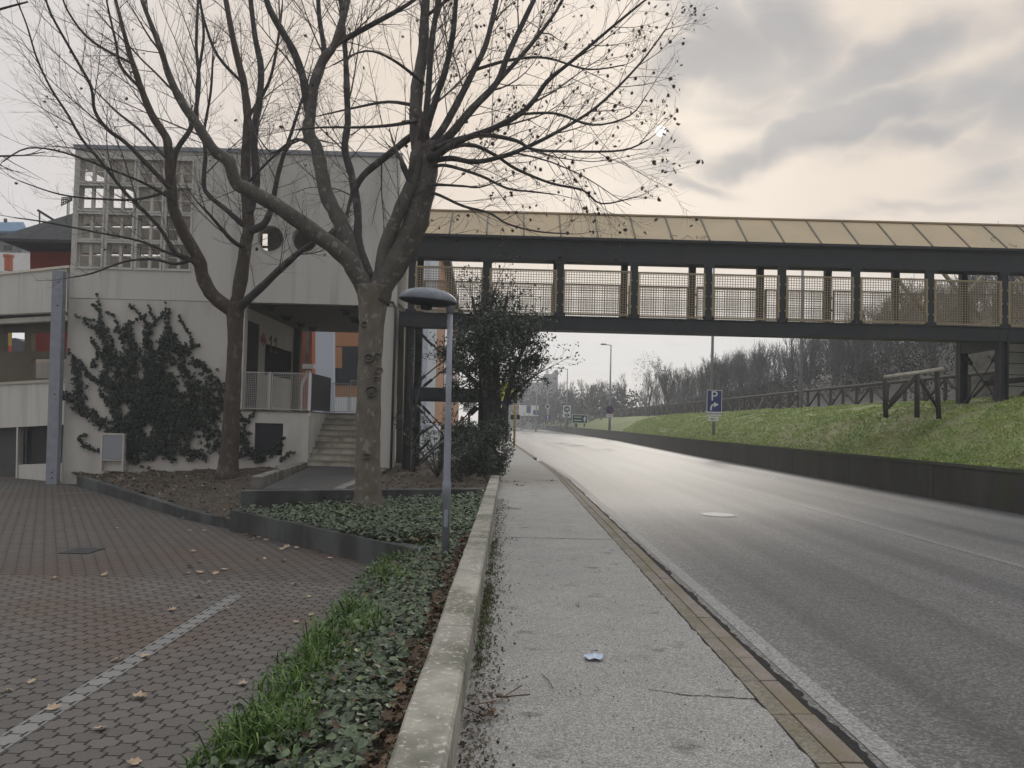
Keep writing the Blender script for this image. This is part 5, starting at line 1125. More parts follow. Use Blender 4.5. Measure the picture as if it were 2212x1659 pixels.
# grass tufts
for (px, py, n, h) in ((560, 1640, 150, .34), (520, 1655, 130, .3), (610, 1590, 120, .3), (640, 1540, 110, .28), (660, 1500, 110, .3), (700, 1470, 90, .27), (640, 1655, 80, .25), (680, 1620, 70, .22), (760, 1350, 130, .34), (770, 1380, 90, .3), (700, 1440, 100, .38), (690, 1410, 60, .4), (835, 1265, 120, .3), (850, 1225, 100, .28), (865, 1290, 90, .3), (900, 1225, 60, .25), (925, 1215, 60, .22), (810, 1420, 80, .3), (800, 1400, 60, .28), (730, 1560, 60, .22), (760, 1500, 50, .25), (600, 1655, 120, .3)):
    p = gz(px, py, -.36); u = (p.x+1.78)/1.3; p.z = -.44+max(0, u)*.42; tuft(tu, p, int(n*1.0), h*1.0, .09, q)
for _ in range(150):
    p = bedP(q.uniform(0, .62), q.random()); tuft(tu, p, 7, q.uniform(.08, .2), .03, q)
for _ in range(45): p = bedP(q.uniform(-.02, .12), q.random()); tuft(tu, p, 16, q.uniform(.10, .22), .05, q)
for _ in range(420): p = bedQ(q.uniform(0, .6), q.uniform(.1, .9)); tuft(tu, p, 8, q.uniform(.07, .15), .05, q, .008)
for (px, py) in ((838, 1088), (850, 1080), (1050, 1345), (1040, 1395), (1060, 1240)): p = gz(px, py, 0 if px > 1000 else -.05); tuft(tu, p, 40, .12 if px < 1000 else .05, .06, q)
tag(tu.build('grass_tufts', M_blade2), 'bright green grass tufts along the ragged edge of the ivy bed', 'grass', kind='stuff')
# leaf litter in the beds and along the low wall
for _ in range(1500): leaf_star(dl, bedP(.84+.16*q.random(), q.random())+Vector((0, 0, .03+.02*q.random())), Vector((q.gauss(0, .5), q.gauss(0, .5), 1)), q.uniform(.03, .065), q)
for _ in range(300): leaf_star(dl, bedP(q.uniform(.2, .9), q.random()**1.9)+Vector((0, 0, .09)), Vector((q.gauss(0, .5), q.gauss(0, .5), 1)), q.uniform(.04, .085), q)
for _ in range(1000): leaf_star(dl, bedR(q.random(), q.random()**1.6)+Vector((0, 0, .03)), Vector((q.gauss(0, .6), q.gauss(0, .6), 1)), q.uniform(.04, .08), q)
for _k in range(1250): dl.k = 1 if _k % 6 == 0 else 0; leaf_star(dl, bedS(q.random(), q.random())+Vector((0, 0, .025)), Vector((q.gauss(0, .6), q.gauss(0, .6), 1)), q.uniform(.03, .075), q)
dl.k = 0
for _ in range(120): leaf_star(dl, bedQ(.9+.1*q.random(), q.random())+Vector((0, 0, .05)), Vector((q.gauss(0, .5), q.gauss(0, .5), 1)), q.uniform(.05, .08), q)
tag(dl.build('leaf_litter', [M_dead, mat('pale_litter', (.33, .27, .2), (.2, .15, .11), 14, .8, 0, island=.3)]), 'brown fallen leaves matted over the beds and against the low wall', 'leaf litter', kind='stuff')
# crumbs, moss and leaf bits along the foot of the low wall and scattered grit
cr = MB()
for _ in range(2600):
    y = 3.2+13*q.random()**1.4; k = 1+1.2*max(0, noise.noise(Vector((y*1.1, 0, 0)))); x = -.2+abs(q.gauss(0, .10))*k
    s = q.uniform(.003, .010); leafdisc(cr, Vector((x, y, .006+q.random()*.01)), s, q, 1.2)
for _ in range(1500): leafdisc(cr, Vector((q.uniform(-.15, 1.5), 3+9*q.random()**1.3, .006)), q.uniform(.0015, .005), q, .9)
for _ in range(500): y = 3.3+12*q.random(); leafdisc(cr, Vector((1.74+q.random()*.1, y, -.085)), q.uniform(.004, .014), q, .9)
tag(cr.build('debris_crumbs', mat('crumbs', (.15, .12, .085), (.06, .053, .042), 30, .9, island=.8)), 'small leaf crumbs and grit strewn along the foot of the low wall', 'debris', kind='stuff')
ms = MB()
for (yc, n) in ((5.2, 60), (6.3, 90), (6.9, 160), (7.4, 120), (8.6, 50), (10.2, 90), (5.8, 40), (9.4, 60)):
    for _ in range(n): p = Vector((-.19+abs(q.gauss(0, .045)), yc+q.gauss(0, .22), .004)); tuft(ms, p, 3, .035, .01, q, .003)
tag(ms.build('moss', mat('moss_green', (.07, .09, .03), (.10, .09, .04), 20, .9, island=.5)), 'mossy weeds sprouting at the foot of the low wall', 'moss', kind='stuff')
# grass on the bank
gb = MB()
for _ in range(60000):
    y = 13+75*q.random()**2.0; d = q.random()**1.3*6.5; x = xr(y)+.27+d
    p = Vector((x, y, hillz(x, y)+.11*fbm(d*1.1, y, .9)*(1 if d > .3 else 0)-.02)); tuft(gb, p, 2, (.07+.07*max(0, noise.noise(p*.7)))*(1+y*.004), .03+.001*y, q, .006+.0005*y)
for _ in range(5000):
    y = 13+60*q.random()**1.6; x = xr(y)+.05+.2*q.random(); p = Vector((x, y, interp(WT, y)+.0)); tuft(gb, p, 2, .10*(.6+.9*abs(noise.noise(Vector((y*.8, 1, 5))))*2), .04, q, .006+.0004*y)
tag(gb.build('bank_grass', M_blade), 'short green winter grass covering the bank above the retaining wall', 'grass', kind='stuff')
# ================================================================== FALLEN LEAVES one by one on the car park
spots = [(300, 1507, 1.3), (113, 1533, 1.1), (220, 1576, 1.0), (292, 1650, 1.0), (524, 1480, 1.0), (586, 1471, .95), (495, 1615, 1.2), (645, 1495, 1.1), (660, 1393, 1.0), (250, 1428, 1.1), (312, 1420, 1), (373, 1319, 1.1), (427, 1290, 1.1), (488, 1318, 1), (67, 1475, .8), (18, 1493, .8), (120, 1250, 1), (225, 1243, 1.1), (432, 1238, 1.2), (465, 1240, 1), (410, 1225, 1.1), (404, 1240, .9), (484, 1232, 1.2), (430, 1214, .9), (418, 1192, 1), (556, 1210, .9), (571, 1208, .8), (613, 1213, 1), (635, 1264, .9), (668, 1290, .8), (695, 1218, .8), (712, 1207, 1), (812, 1240, 1), (440, 1147, 1), (411, 1147, 1), (255, 1142, .9), (250, 1124, .9), (40, 1110, .9), (540, 1160, 1.3), (550, 1157, 1.3), (560, 1163, 1.3), (530, 1156, 1.2), (575, 1168, 1.1), (545, 1166, 1.2), (568, 1155, 1.2), (620, 1183, 1.3), (610, 1187, 1.2), (640, 1185, 1.1), (700, 1190, 1.1), (690, 1187, 1.0), (690, 1193, 1.0), (500, 1150, 1), (515, 1175, .9), (380, 1108, 1), (395, 1120, 1), (160, 1100, .8), (455, 1258, .8), (672, 1330, .8), (640, 1345, .8)]
q = random.Random(77); protos = []
for k in range(6):
    mb = MB(); leaf_star(mb, Vector((0, 0, .012)), Vector((q.gauss(0, .15), q.gauss(0, .15), 1)), .085, q, .35); o = mb.build('fallen_leaf', M_paleleaf); protos.append(o)
for i, (px, py, s) in enumerate(spots):
    p = gz(px, py, -.445)
    if p.y > 12: p = gz(px, py, zc(p.y)+.01)
    o = protos[i] if i < 6 else protos[i % 6].copy()
    if i >= 6: COL.objects.link(o)
    o.location = p; o.rotation_euler = (q.uniform(-.15, .15), q.uniform(-.15, .15), q.uniform(0, 6.28)); o.scale = (s*.95,)*3
    tag(o, 'dry tan fallen leaf lying on the interlocking pavers of the car park', 'leaf', 'fallen leaves on the car park')
# ================================================================== SMALL THINGS ON THE PAVEMENT AND ROAD
mb = MB(); c = gz(1283, 1424, .004); k = 12; pts = []
for i in range(k):
    a = 2*pi*i/k; r = (.075 if i % 3 else .06); pts.append(Vector((c.x+r*cos(a)*1.0, c.y+r*.8*sin(a), .006+.018*(i % 2)+R.random()*.012)))
ctr = Vector((c.x, c.y+.01, .045)); 
for i in range(k): mb.quad(ctr, pts[i], pts[(i+1) % k])
wr = thing('crushed_wrapper', 'crushed white and blue packet lying on the pavement', 'litter', tuple(c)); mb.build('foil', mat('foil', (.6, .65, .7), (.2, .3, .45), 25, .35), wr)
mb = MB(); mb.quad(ctr+Vector((-.03, .02, .012)), ctr+Vector((.03, .015, .014)), ctr+Vector((.035, .06, -.005)), ctr+Vector((-.02, .055, .0))); mb.build('dark_print', M_black, wr)
def twig(label, pts, r=.004):
    mb = MB(); mb.tube(smooth_line([gz(x, y, .012) for x, y in pts], 3), r, 5); return tag(mb.build('twig', M_dead if r < .004 else M_limb), label, 'twig')
twig('thin curved twig on the pavement left of the crushed packet', [(1170, 1455), (1183, 1468), (1190, 1478), (1194, 1486)], .003)
twig('small hooked twig on the pavement above the crushed packet', [(1243, 1305), (1250, 1310), (1250, 1300)], .003)
def clump(label, px, py, n, s, seed, m_=M_dead):
    q = random.Random(seed); mb = MB(); c = gz(px, py, .01)
    for _ in range(n): leaf_star(mb, c+Vector((q.gauss(0, s*1.2), q.gauss(0, s*.6), .01+q.random()*.02)), Vector((q.gauss(0, .8), q.gauss(0, .8), 1)), q.uniform(.02, .05), q, .6)
    for _ in range(4): a = c+Vector((q.gauss(0, s), q.gauss(0, s*.5), .01)); mb.tube([a, a+Vector((q.gauss(0, .1), q.gauss(0, .1), .02))], .004, 4)
    tag(mb.build('leaf_clump', m_), label, 'leaf clump')
for a in (('withered leaf clump on the pavement near the kerb before the hedge', 1183, 1040, 12, .16, 1), ('withered leaf clump beside the low wall at the hedge corner', 1105, 1042, 8, .12, 2), ('dark leaf clump by the low wall above the pavement joint', 1096, 1100, 9, .08, 3), ('dark leaf scraps beside the wall foot at the lower edge of the pavement', 1045, 1545, 12, .07, 4), ('dark damp leaf by the wall foot, above the two scraps', 1075, 1512, 5, .03, 5), ('second leaf cluster between the hedge corner and the kerb', 1122, 1050, 6, .1, 6)): clump(*a)
mh = thing('manhole_cover', 'round ribbed iron manhole cover in the near road lane', 'manhole cover', tuple(gz(1552, 1112, -.095)))
c = gz(1552, 1112, -.095); M_iron = mat('iron', (.16, .16, .16), (.1, .1, .1), 20, .55)
mb = MB(); mb.lathe([(.36, 0), (.36, .004), (.32, .004), (.32, .002)], (c.x, c.y, -.097), 40); mb.build('frame', M_iron, mh)
mb = MB()
for k in range(-9, 10): x = k*.032; h = sqrt(.31**2-x*x); mb.box((c.x+x-.010, c.y-h, -.097), (c.x+x+.010, c.y+h, -.088))
mb.build('ribs', mat('iron_light', (.46, .46, .45), (.34, .34, .33), 20, .5), mh)
c = gz(178, 1190, -.446); dg_ = thing('drain_cover', 'dark rectangular drain cover set in the car park paving', 'drain', tuple(c))
mb = MB(); mb.box((c.x-.21, c.y-.25, -.449), (c.x+.21, c.y+.25, -.441)); mb.build('cover', M_darkin, dg_)
mb = MB()
for k in range(7): mb.box((c.x-.19, c.y-.23+k*.07, -.441), (c.x+.19, c.y-.2+k*.07, -.438))
mb.build('bars', M_grille, dg_)
for i, (px, py, l_) in enumerate(((1525, 986, 'tiny white scrap on the road by the foot of the retaining wall'), (1670, 1032, 'white paper scrap on the far lane near the centre line'))):
    p = gz(px, py, -.095); mb = MB(); leaf_star(mb, p, Vector((0, -.2, 1)), .09, R, .3); tag(mb.build('paper_scrap', M_white), l_, 'litter')
# ================================================================== SIGNS
def plate(px, py, Y, w, h, m_, root, nm='plate', dz=0, rim=None, th=.02):
    c = at(px, py, Y); mb = MB(); mb.box((c.x-w/2, Y-th, c.z-h/2), (c.x+w/2, Y, c.z+h/2)); mb.build(nm, m_, root, bevel=.006)
    if rim:
        mb = MB(); t = w*.035
        for a, b in (((-w/2, -h/2), (w/2, -h/2+t)), ((-w/2, h/2-t), (w/2, h/2)), ((-w/2, -h/2+t), (-w/2+t, h/2-t)), ((w/2-t, -h/2+t), (w/2, h/2-t))): mb.box((c.x+a[0], Y-th-.004, c.z+a[1]), (c.x+b[0], Y-th, c.z+b[1]))
        mb.build('rim', rim, root)
    return c
def pole(px, y0, y1, Y, r, root, m_=M_galv):
    a, b = at(px, y0, Y), at(px, y1, Y); mb = MB(); mb.tube([a-Vector((0, 0, .2)), Vector((a.x, a.y, b.z))], r, 8); mb.build('pole', m_, root, smooth=True)
YP = 45.5; u = YP/FPX
sg = thing('parking_sign', 'blue parking sign with white P and right-turn arrow on the grass bank', 'road sign', tuple(at(1542, 930, YP)))
pole(1541.5, 932, 843, YP+.12, .085, sg)
c = plate(1543, 866.5, YP, 33*u, 48*u, M_signblue, sg, rim=M_signwhite)
text_mesh('P', 30*u, (c.x-.02, YP-.03, c.z+10*u), M_signwhite, sg)
mb = MB(); yy = YP-.026
ap = [(-7, -20), (-7, -13), (-5.5, -9.5), (-2, -7.5), (1.5, -7.5)]
for p, q_ in zip(ap, ap[1:]): mb.beam((c.x+p[0]*u, yy, c.z+p[1]*u), (c.x+q_[0]*u, yy, c.z+q_[1]*u), 3.6*u, .006, up=(0, 1, 0))
mb.prism([(c.x+x*u, yy-.004, c.z+z*u) for x, z in ((-.5, -13.5), (-1, -2.0), (9.5, -7.0))], (0, .006, 0)); mb.build('arrow', M_signwhite, sg, fix=True)
c = plate(1542, 894, YP, 33*u, 10*u, M_signwhite, sg, 'name_plate'); text_mesh('DESTRA EDIGUMPS', 4.4*u, (c.x, YP-.024, c.z), M_black, sg)
c = plate(1541, 905, YP, 22*u, 10*u, M_signwhite, sg, 'distance_plate'); text_mesh('400 m', 5.2*u, (c.x, YP-.024, c.z), M_black, sg)
def disc(px, py, Y, r, m_, root, nm, th=.02, yo=0):
    c = at(px, py, Y); mb = MB(); mb.lathe([(r, -th), (r, 0)], (c.x, Y+yo, c.z), 28, 'y'); mb.build(nm, m_, root); return c
Y = 62; np_ = thing('no_parking_sign', 'round no-parking sign with a white plate under it on the grass bank', 'road sign', tuple(at(1318, 924, Y))); u = Y/FPX
pole(1317, 923, 885, Y+.12, .09, np_); disc(1317, 885, Y, 9*u, mat('faded_red', (.22, .035, .04)), np_, 'red_ring'); c = disc(1317, 885, Y, 7.4*u, M_signblue, np_, 'blue_disc', .01, -.021)
mb = MB(); mb.beam((c.x-4.6*u, Y-.036, c.z+4.6*u), (c.x+4.6*u, Y-.036, c.z-4.6*u), 2*u, .008, up=(0, 1, 0)); mb.build('red_bar', mat('faded_red_bar', (.25, .05, .06)), np_)
c = plate(1317, 898, Y, 15*u, 7*u, M_signwhite, np_, 'time_plate'); text_mesh('0-24', 5*u, (c.x, Y-.024, c.z), M_black, np_)
Y = 70; gs = thing('green_sign', 'small green direction sign on two legs low on the grass bank', 'road sign', tuple(at(1253, 918, Y))); u = Y/FPX
for x in (1245, 1262): pole(x, 918, 905, Y+.05, .06, gs, M_signback)
c = plate(1252.5, 905, Y, 34*u, 19*u, M_signgreen, gs, rim=M_signwhite); mb = MB(); mb.prism([(c.x+x*u, Y-.03, c.z+z*u) for x, z in ((9, -6), (12, -6), (12, 0), (14, 0), (10.5, 6), (7, 0), (9, 0))], (0, .006, 0))
for k in range(2): mb.box((c.x-13*u, Y-.03, c.z+(3-7*k)*u), (c.x+3*u, Y-.022, c.z+(4.6-7*k)*u))
mb.build('marking', M_signwhite, gs, fix=True)
Y = 78; ow = thing('info_sign', 'white rectangular sign with a dark roundel and plate on a post on the bank', 'road sign', tuple(at(1224, 916, Y))); u = Y/FPX
pole(1224, 915, 890, Y+.05, .12, ow); plate(1224.5, 889, Y, 18*u, 28*u, M_signwhite, ow, rim=M_signback); c = disc(1224.5, 884, Y, 6.5*u, mat('sign_teal', (.03, .12, .16)), ow, 'roundel', .02, -.025); 
mb = MB(); mb.box((c.x-3.5*u, Y-.055, c.z-1.2*u), (c.x+1.5*u, Y-.046, c.z+1.2*u)); mb.prism([(c.x+1*u, Y-.055, c.z-3*u), (c.x+4.5*u, Y-.055, c.z), (c.x+1*u, Y-.055, c.z+3*u)], (0, .008, 0)); mb.build('arrow', M_signwhite, ow, fix=True)
plate(1225, 897, Y, 10*u, 5*u, M_signback, ow, 'plate', th=.04)
Y = 105; ks = thing('keep_sign', 'round blue arrow sign low on the bank under a grey diamond-framed disc', 'road sign', tuple(at(1183, 911, Y))); u = Y/FPX
pole(1183.5, 912, 878, Y+.08, .12, ks); c = disc(1183, 901.5, Y, 6*u, M_signblue, ks, 'blue_disc'); mb = MB(); mb.box((c.x-1*u, Y-.04, c.z-4*u), (c.x+1*u, Y-.03, c.z+3.5*u)); mb.build('arrow', M_signwhite, ks)
disc(1183, 878, Y, 5.5*u, M_signwhite, ks, 'disc'); disc(1183, 878, Y, 4*u, M_signback, ks, 'disc_centre', .01, -.021)
Y = 150; bl = thing('billboard', 'wide white billboard with blue panels far along the road', 'billboard', tuple(at(1142, 900, Y))); u = Y/FPX
for x in (1132, 1142): pole(x, 902, 890, Y+.1, .15, bl)
plate(1142, 887, Y, 42*u, 23*u, M_signwhite, bl); plate(1142, 884, Y-.05, 9*u, 16*u, M_signblue, bl, 'blue_panel'); plate(1157, 891, Y-.05, 11*u, 10*u, M_signblue, bl, 'blue_panel')
# bus stop
bs = thing('bus_stop', 'yellow bus-stop pole with dark sign panel at the kerb beyond the hedge', 'bus stop', tuple(gz(1110.5, 967, 0))); Yb = gz(1110.5, 967, 0).y; u = Yb/FPX
a = gz(1110.5, 967, 0); b = at(1113.5, 835, Yb); mb = MB(); mb.tube([a, b], 2.4*u, 10); mb.build('pole', M_yellow, bs, smooth=True)
plate(1115, 838, Yb-.05, 29*u, 18*u, M_signback, bs, 'sign_panel'); plate(1113, 857, Yb-.08, 9*u, 28*u, M_black, bs, 'timetable')
for dx in (-6.5, 6.5): plate(1113+dx, 901, Yb-.03, 7*u, 10*u, M_black, bs, 'box', th=.12)
# yellow advertising board and the sign poles among the parked cars
Y = 38; yb = thing('yellow_billboard', 'yellow advertising board with dark lettering half hidden by the evergreen stems', 'billboard', tuple(at(1094, 940, Y))); u = Y/FPX
pole(1094, 945, 840, Y+.06, .075, yb, M_steel); plate(1090, 851, Y, 38*u, 52*u, M_signwhite, yb); plate(1090, 845, Y-.022, 36*u, 38*u, M_ybill, yb, 'yellow_panel', th=.01); c = plate(1090, 870, Y-.022, 36*u, 8*u, M_signblue, yb, 'blue_strip', th=.01)
mb = MB(); c = at(1098, 850, Y-.04)
for p, q_ in (((-5, -4), (0, 7)), ((0, 7), (5, -4))): mb.beam((c.x+p[0]*u, Y-.04, c.z+p[1]*u), (c.x+q_[0]*u, Y-.04, c.z+q_[1]*u), 2.6*u, .008, up=(0, 1, 0))
mb.box((c.x-5*u, Y-.044, c.z-1*u), (c.x+5*u, Y-.036, c.z+1.2*u))
for k, x in enumerate((-22, -17, -9, 0, 5)): mb.box((c.x+x*u, Y-.044, c.z-15*u), (c.x+(x+2.4)*u, Y-.036, c.z-6*u))
mb.box((c.x-22*u, Y-.044, c.z-8.5*u), (c.x-14*u, Y-.036, c.z-6*u)); mb.box((c.x-2*u, Y-.044, c.z-8.5*u), (c.x+8*u, Y-.036, c.z-6*u)); mb.build('lettering', M_black, yb, fix=True)
Y = 42; ws = thing('white_sign', 'white information sign with rows of dark text beside the parked cars', 'road sign', tuple(at(1012, 940, Y))); u = Y/FPX
pole(1012, 945, 862, Y+.06, .07, ws, M_steel); plate(1014, 879, Y, 27*u, 22*u, M_signwhite, ws); c = at(1014, 879, Y); mb = MB()
for k in range(4):
    for j in range(4): w = R.uniform(2.5, 5); mb.box((c.x+(-11+j*6)*u, Y-.032, c.z+(6-k*4)*u), (c.x+(-11+j*6+w)*u, Y-.022, c.z+(7.8-k*4)*u))
mb.build('lettering', M_black, ws)
disc(1012, 863, Y, 6*u, M_signwhite, ws, 'roundel'); disc(1012, 863, Y, 3.5*u, M_signred, ws, 'roundel_centre', .01, -.021)
Y = 52; ne = thing('no_entry_sign', 'small red no-entry sign left of the parked white car', 'road sign', tuple(at(999, 930, Y))); u = Y/FPX
pole(999, 935, 905, Y+.05, .05, ne); c = disc(999, 905, Y, 5*u, M_signred, ne, 'disc'); mb = MB(); mb.box((c.x-3.2*u, Y-.03, c.z-.8*u), (c.x+3.2*u, Y-.021, c.z+.8*u)); mb.build('bar', M_signwhite, ne)
# ================================================================== PARKED CARS
def car(name, label, loc, rz, paint):
    o = thing(name, label, 'car', loc, rz); L_, W_ = 4.1, 1.7
    prof = [(-2.05, .35), (-2.03, .75), (-1.95, .93), (-1.55, 1.0), (.75, .98), (1.35, .92), (1.85, .80), (2.03, .62), (2.05, .35), (1.65, .25), (-1.7, .25)]
    mb = MB(); n = len(prof); secs = [(-W_/2, .97, .0), (-W_/2+.07, 1, .02), (W_/2-.07, 1, .02), (W_/2, .97, 0)]
    for s, (y, sc, dz) in enumerate(secs):
        for x, z in prof: mb.v.append((x*sc, y, z+dz))
    for s in range(3):
        for i in range(n): mb.f.append((s*n+i, s*n+(i+1) % n, (s+1)*n+(i+1) % n, (s+1)*n+i)); mb.m.append(0)
    mb.f += [tuple(range(n-1, -1, -1)), tuple(3*n+i for i in range(n))]; mb.m += [0, 0]
    body = mb.build('body', paint, None, fix=True, bevel=.04); body.parent = o
    roof = [(-1.75, .98, .76), (-1.25, 1.40, .60), (.05, 1.44, .60), (.95, .97, .74)]; mb = MB()
    for x, z, hw in roof: mb.v += [(x, -hw, z), (x, hw, z)]
    mb.f = [(0, 2, 3, 1), (2, 4, 5, 3), (4, 6, 7, 5), (0, 6, 4, 2), (1, 3, 5, 7), (0, 1, 7, 6)]; mb.m = [0]*6
    c = mb.build('cabin', paint, None, fix=True, bevel=.05); c.parent = o
    mb = MB()
    for s in (-1, 1):
        for pl in ([(-1.5, 1.03), (-1.18, 1.34), (-.62, 1.37), (-.62, 1.02)], [(-.54, 1.02), (-.54, 1.37), (.0, 1.37), (.68, 1.02)]):
            mb.quad(*[(x, s*(.765-(z-.98)*.36), z) for x, z in pl])
    mb.quad((.18, -.56, 1.41), (.18, .56, 1.41), (.93, .68, 1.02), (.93, -.68, 1.02)); mb.quad((-1.35, -.56, 1.37), (-1.35, .56, 1.37), (-1.75, .68, 1.03), (-1.75, -.68, 1.03))
    g = mb.build('windows', M_glass, None); g.parent = o
    for x in (-1.28, 1.28):
        for s in (-1, 1):
            mb = MB(); mb.lathe([(.31, -.1), (.33, -.06), (.33, .06), (.31, .1)], (x, s*.76, .33), 24, 'y'); w = mb.build('wheel', M_rubber, None); w.parent = o
            mb = MB(); mb.lathe([(.21, -.11), (.21, .11)], (x, s*.76, .33), 20, 'y')
            for k in range(5): a = 2*pi*k/5; mb.beam((x, s*.875, .33), (x+.2*cos(a), s*.875, .33+.2*sin(a)), .05, .02, up=(0, 1, 0))
            r_ = mb.build('rim', M_rim, None); r_.parent = w
    for x, m_, nm in ((2.0, M_signwhite, 'headlight'), (-2.0, M_signred, 'tail_light')):
        for s in (-1, 1): mb = MB(); mb.box((x-.06, s*.62-.16, .66), (x+.05, s*.62+.16, .80)); h = mb.build(nm, m_, None); h.parent = o
    mb = MB(); mb.box((2.03, -.7, .28), (2.09, .7, .45)); mb.box((-2.09, -.7, .28), (-2.03, .7, .45)); b_ = mb.build('bumper', M_rubber, None); b_.parent = o
    return o
p = at(905, 952, 40); car('parked_car', 'dark green parked car half hidden behind the bridge tower and the oleander', (p.x-.95, 40, -.06), 0, mat('paint_green', (.03, .05, .045), rough=.25, spec=.6))
p = at(1020, 930, 50); car('parked_car', 'silver-white parked car with red tail light behind the white sign', (p.x+.2, 50, -.03), radians(75), mat('paint_silver', (.5, .51, .53), rough=.25, spec=.6))
# ================================================================== STREET LAMPS on the far side
def street_lamp(name, label, px, Y, ytop, arm, zbase, grp):
    t = at(px, ytop, Y); o = thing(name, label, 'street lamp', (t.x, Y, zbase), group=grp); mb = MB(); mb.tube([(t.x, Y, zbase-.3), (t.x, Y, zbase+(t.z-zbase)*.6), (t.x, Y, t.z)], [.13, .10, .07], 8); mb.build('pole', M_galv, o, smooth=True)
    mb = MB(); mb.tube([(t.x, Y, t.z-.05), (t.x-.9*arm, Y-.1, t.z+.02)], .05, 6); mb.build('arm', M_galv, o)
    mb = MB(); mb.box((t.x-1.6*arm, Y-.25, t.z-.05), (t.x-.8*arm, Y+.05, t.z+.12)); mb.build('lamp_head', M_lamp, o, bevel=.03)
G_ = 'street lamps along the grass bank'
for px, Y, yt, arm, l_ in ((1320, 95, 745, .8, 'tall grey street lamp standing free against the sky right of the road bend'), (1226, 135, 797, .9, 'more distant street lamp nearest to the far grey building'), (1543, 60, 520, .8, 'street lamp whose pole rises straight behind the blue parking sign'), (1735, 47, 500, .7, 'street lamp pole on the bank right of the parking sign, going up behind the bridge'), (1449, 120, 802, 1.0, 'low lamp among the trees between two bare crowns')):
    x = at(px, yt, Y).x; street_lamp('street_lamp', l_, px, Y, yt, arm, hillz(x, Y), G_)
street_lamp('street_lamp', 'thin lamp post by the white billboard at the road bend', 1112+48, 140, 822, .5, .5, G_)
street_lamp('street_lamp', 'thinnest lamp post, above the round blue arrow sign', 1184, 150, 815, .5, .8, G_)
# ================================================================== FAR BLOCK AND WOODS
Y = 260; fbk = block('far_building', 'tall grey stepped building at the far end of the road', Y, [(1130, 826), (1176, 826), (1176, 808), (1199, 808), (1199, 799), (1205, 799), (1205, 940), (1130, 940)], 25, M_hazeblock)
mb = MB(); a = at(1126, 825, Y-.2); b = at(1178, 823, Y-.2); mb.beam((a.x, Y-.2, a.z+.3), (b.x, Y-.2, b.z+.3), .6, .5); mb.build('roof_edge', M_dkroof, fbk)
mb = MB()
for x, t in ((1182, 797), (1180, 800), (1184, 801)): mb.tube([at(x, 808, Y+3), at(x, t, Y+3)], .25, 6)
mb.build('roof_mast', M_signwhite, fbk)
block('far_shed', 'long dark grey shed beyond the bus stop at the road bend', 210, [(1085, 845), (1133, 845), (1133, 925), (1085, 925)], 12, M_hazeblock)
def bare_tree_mesh(seed, h, fine=3, spread=1.0):
    q = random.Random(seed); tr = MB(); tw = MB()
    def rec(p, d, L_, r, lvl):
        n = 4; pts = [p]; dd = d
        for i in range(n): dd = (dd+Vector((q.uniform(-1, 1), q.uniform(-1, 1), q.uniform(-.5, 1)))*.14+Vector((0, 0, .07))).normalized(); pts.append(pts[-1]+dd*L_/n)
        m_ = tr if r > .035 else tw; m_.tube(pts, [max(r*(1-.55*i/n), .013) for i in range(n+1)], 5 if r > .05 else 3, cap=False)
        if lvl == 0: return
        for k in range(3 if lvl == fine else 4 if lvl > 1 else 5):
            t = q.uniform(.35, 1); i = min(int(t*n), n-1); b = pts[i].lerp(pts[i+1], t*n-i); s = dd.orthogonal().normalized(); s.rotate(Matrix.Rotation(q.uniform(0, 6.28), 3, dd)); a = q.uniform(.3, .75)*spread
            rec(b, (dd*cos(a)+s*sin(a)), L_*q.uniform(.5, .75), r*.5, lvl-1)
        rec(pts[-1], dd, L_*.6, r*.5, lvl-1)
    for k in range(q.choice((1, 1, 2, 3))): rec(Vector((q.uniform(-.3, .3)*k, q.uniform(-.3, .3)*k, -.3)), Vector((q.uniform(-.15, .15)*(k+.5), q.uniform(-.15, .15), 1)).normalized(), h*.42, .018*h, fine+1)
    return tr, tw
proto_t = []
for k, (h, sp) in enumerate(((9, 1.0), (8, 1.2), (10, .8), (7, 1.1), (9.5, .95))):
    tr, tw = bare_tree_mesh(100+k, h, 3, sp); o = bpy.data.objects.new('bare_tree', None); COL.objects.link(o); tr.build('trunk', M_fartwig, o); tw.build('twigs', M_fartwig, o); proto_t.append((o, h))
GT = 'bare trees behind the log fence'
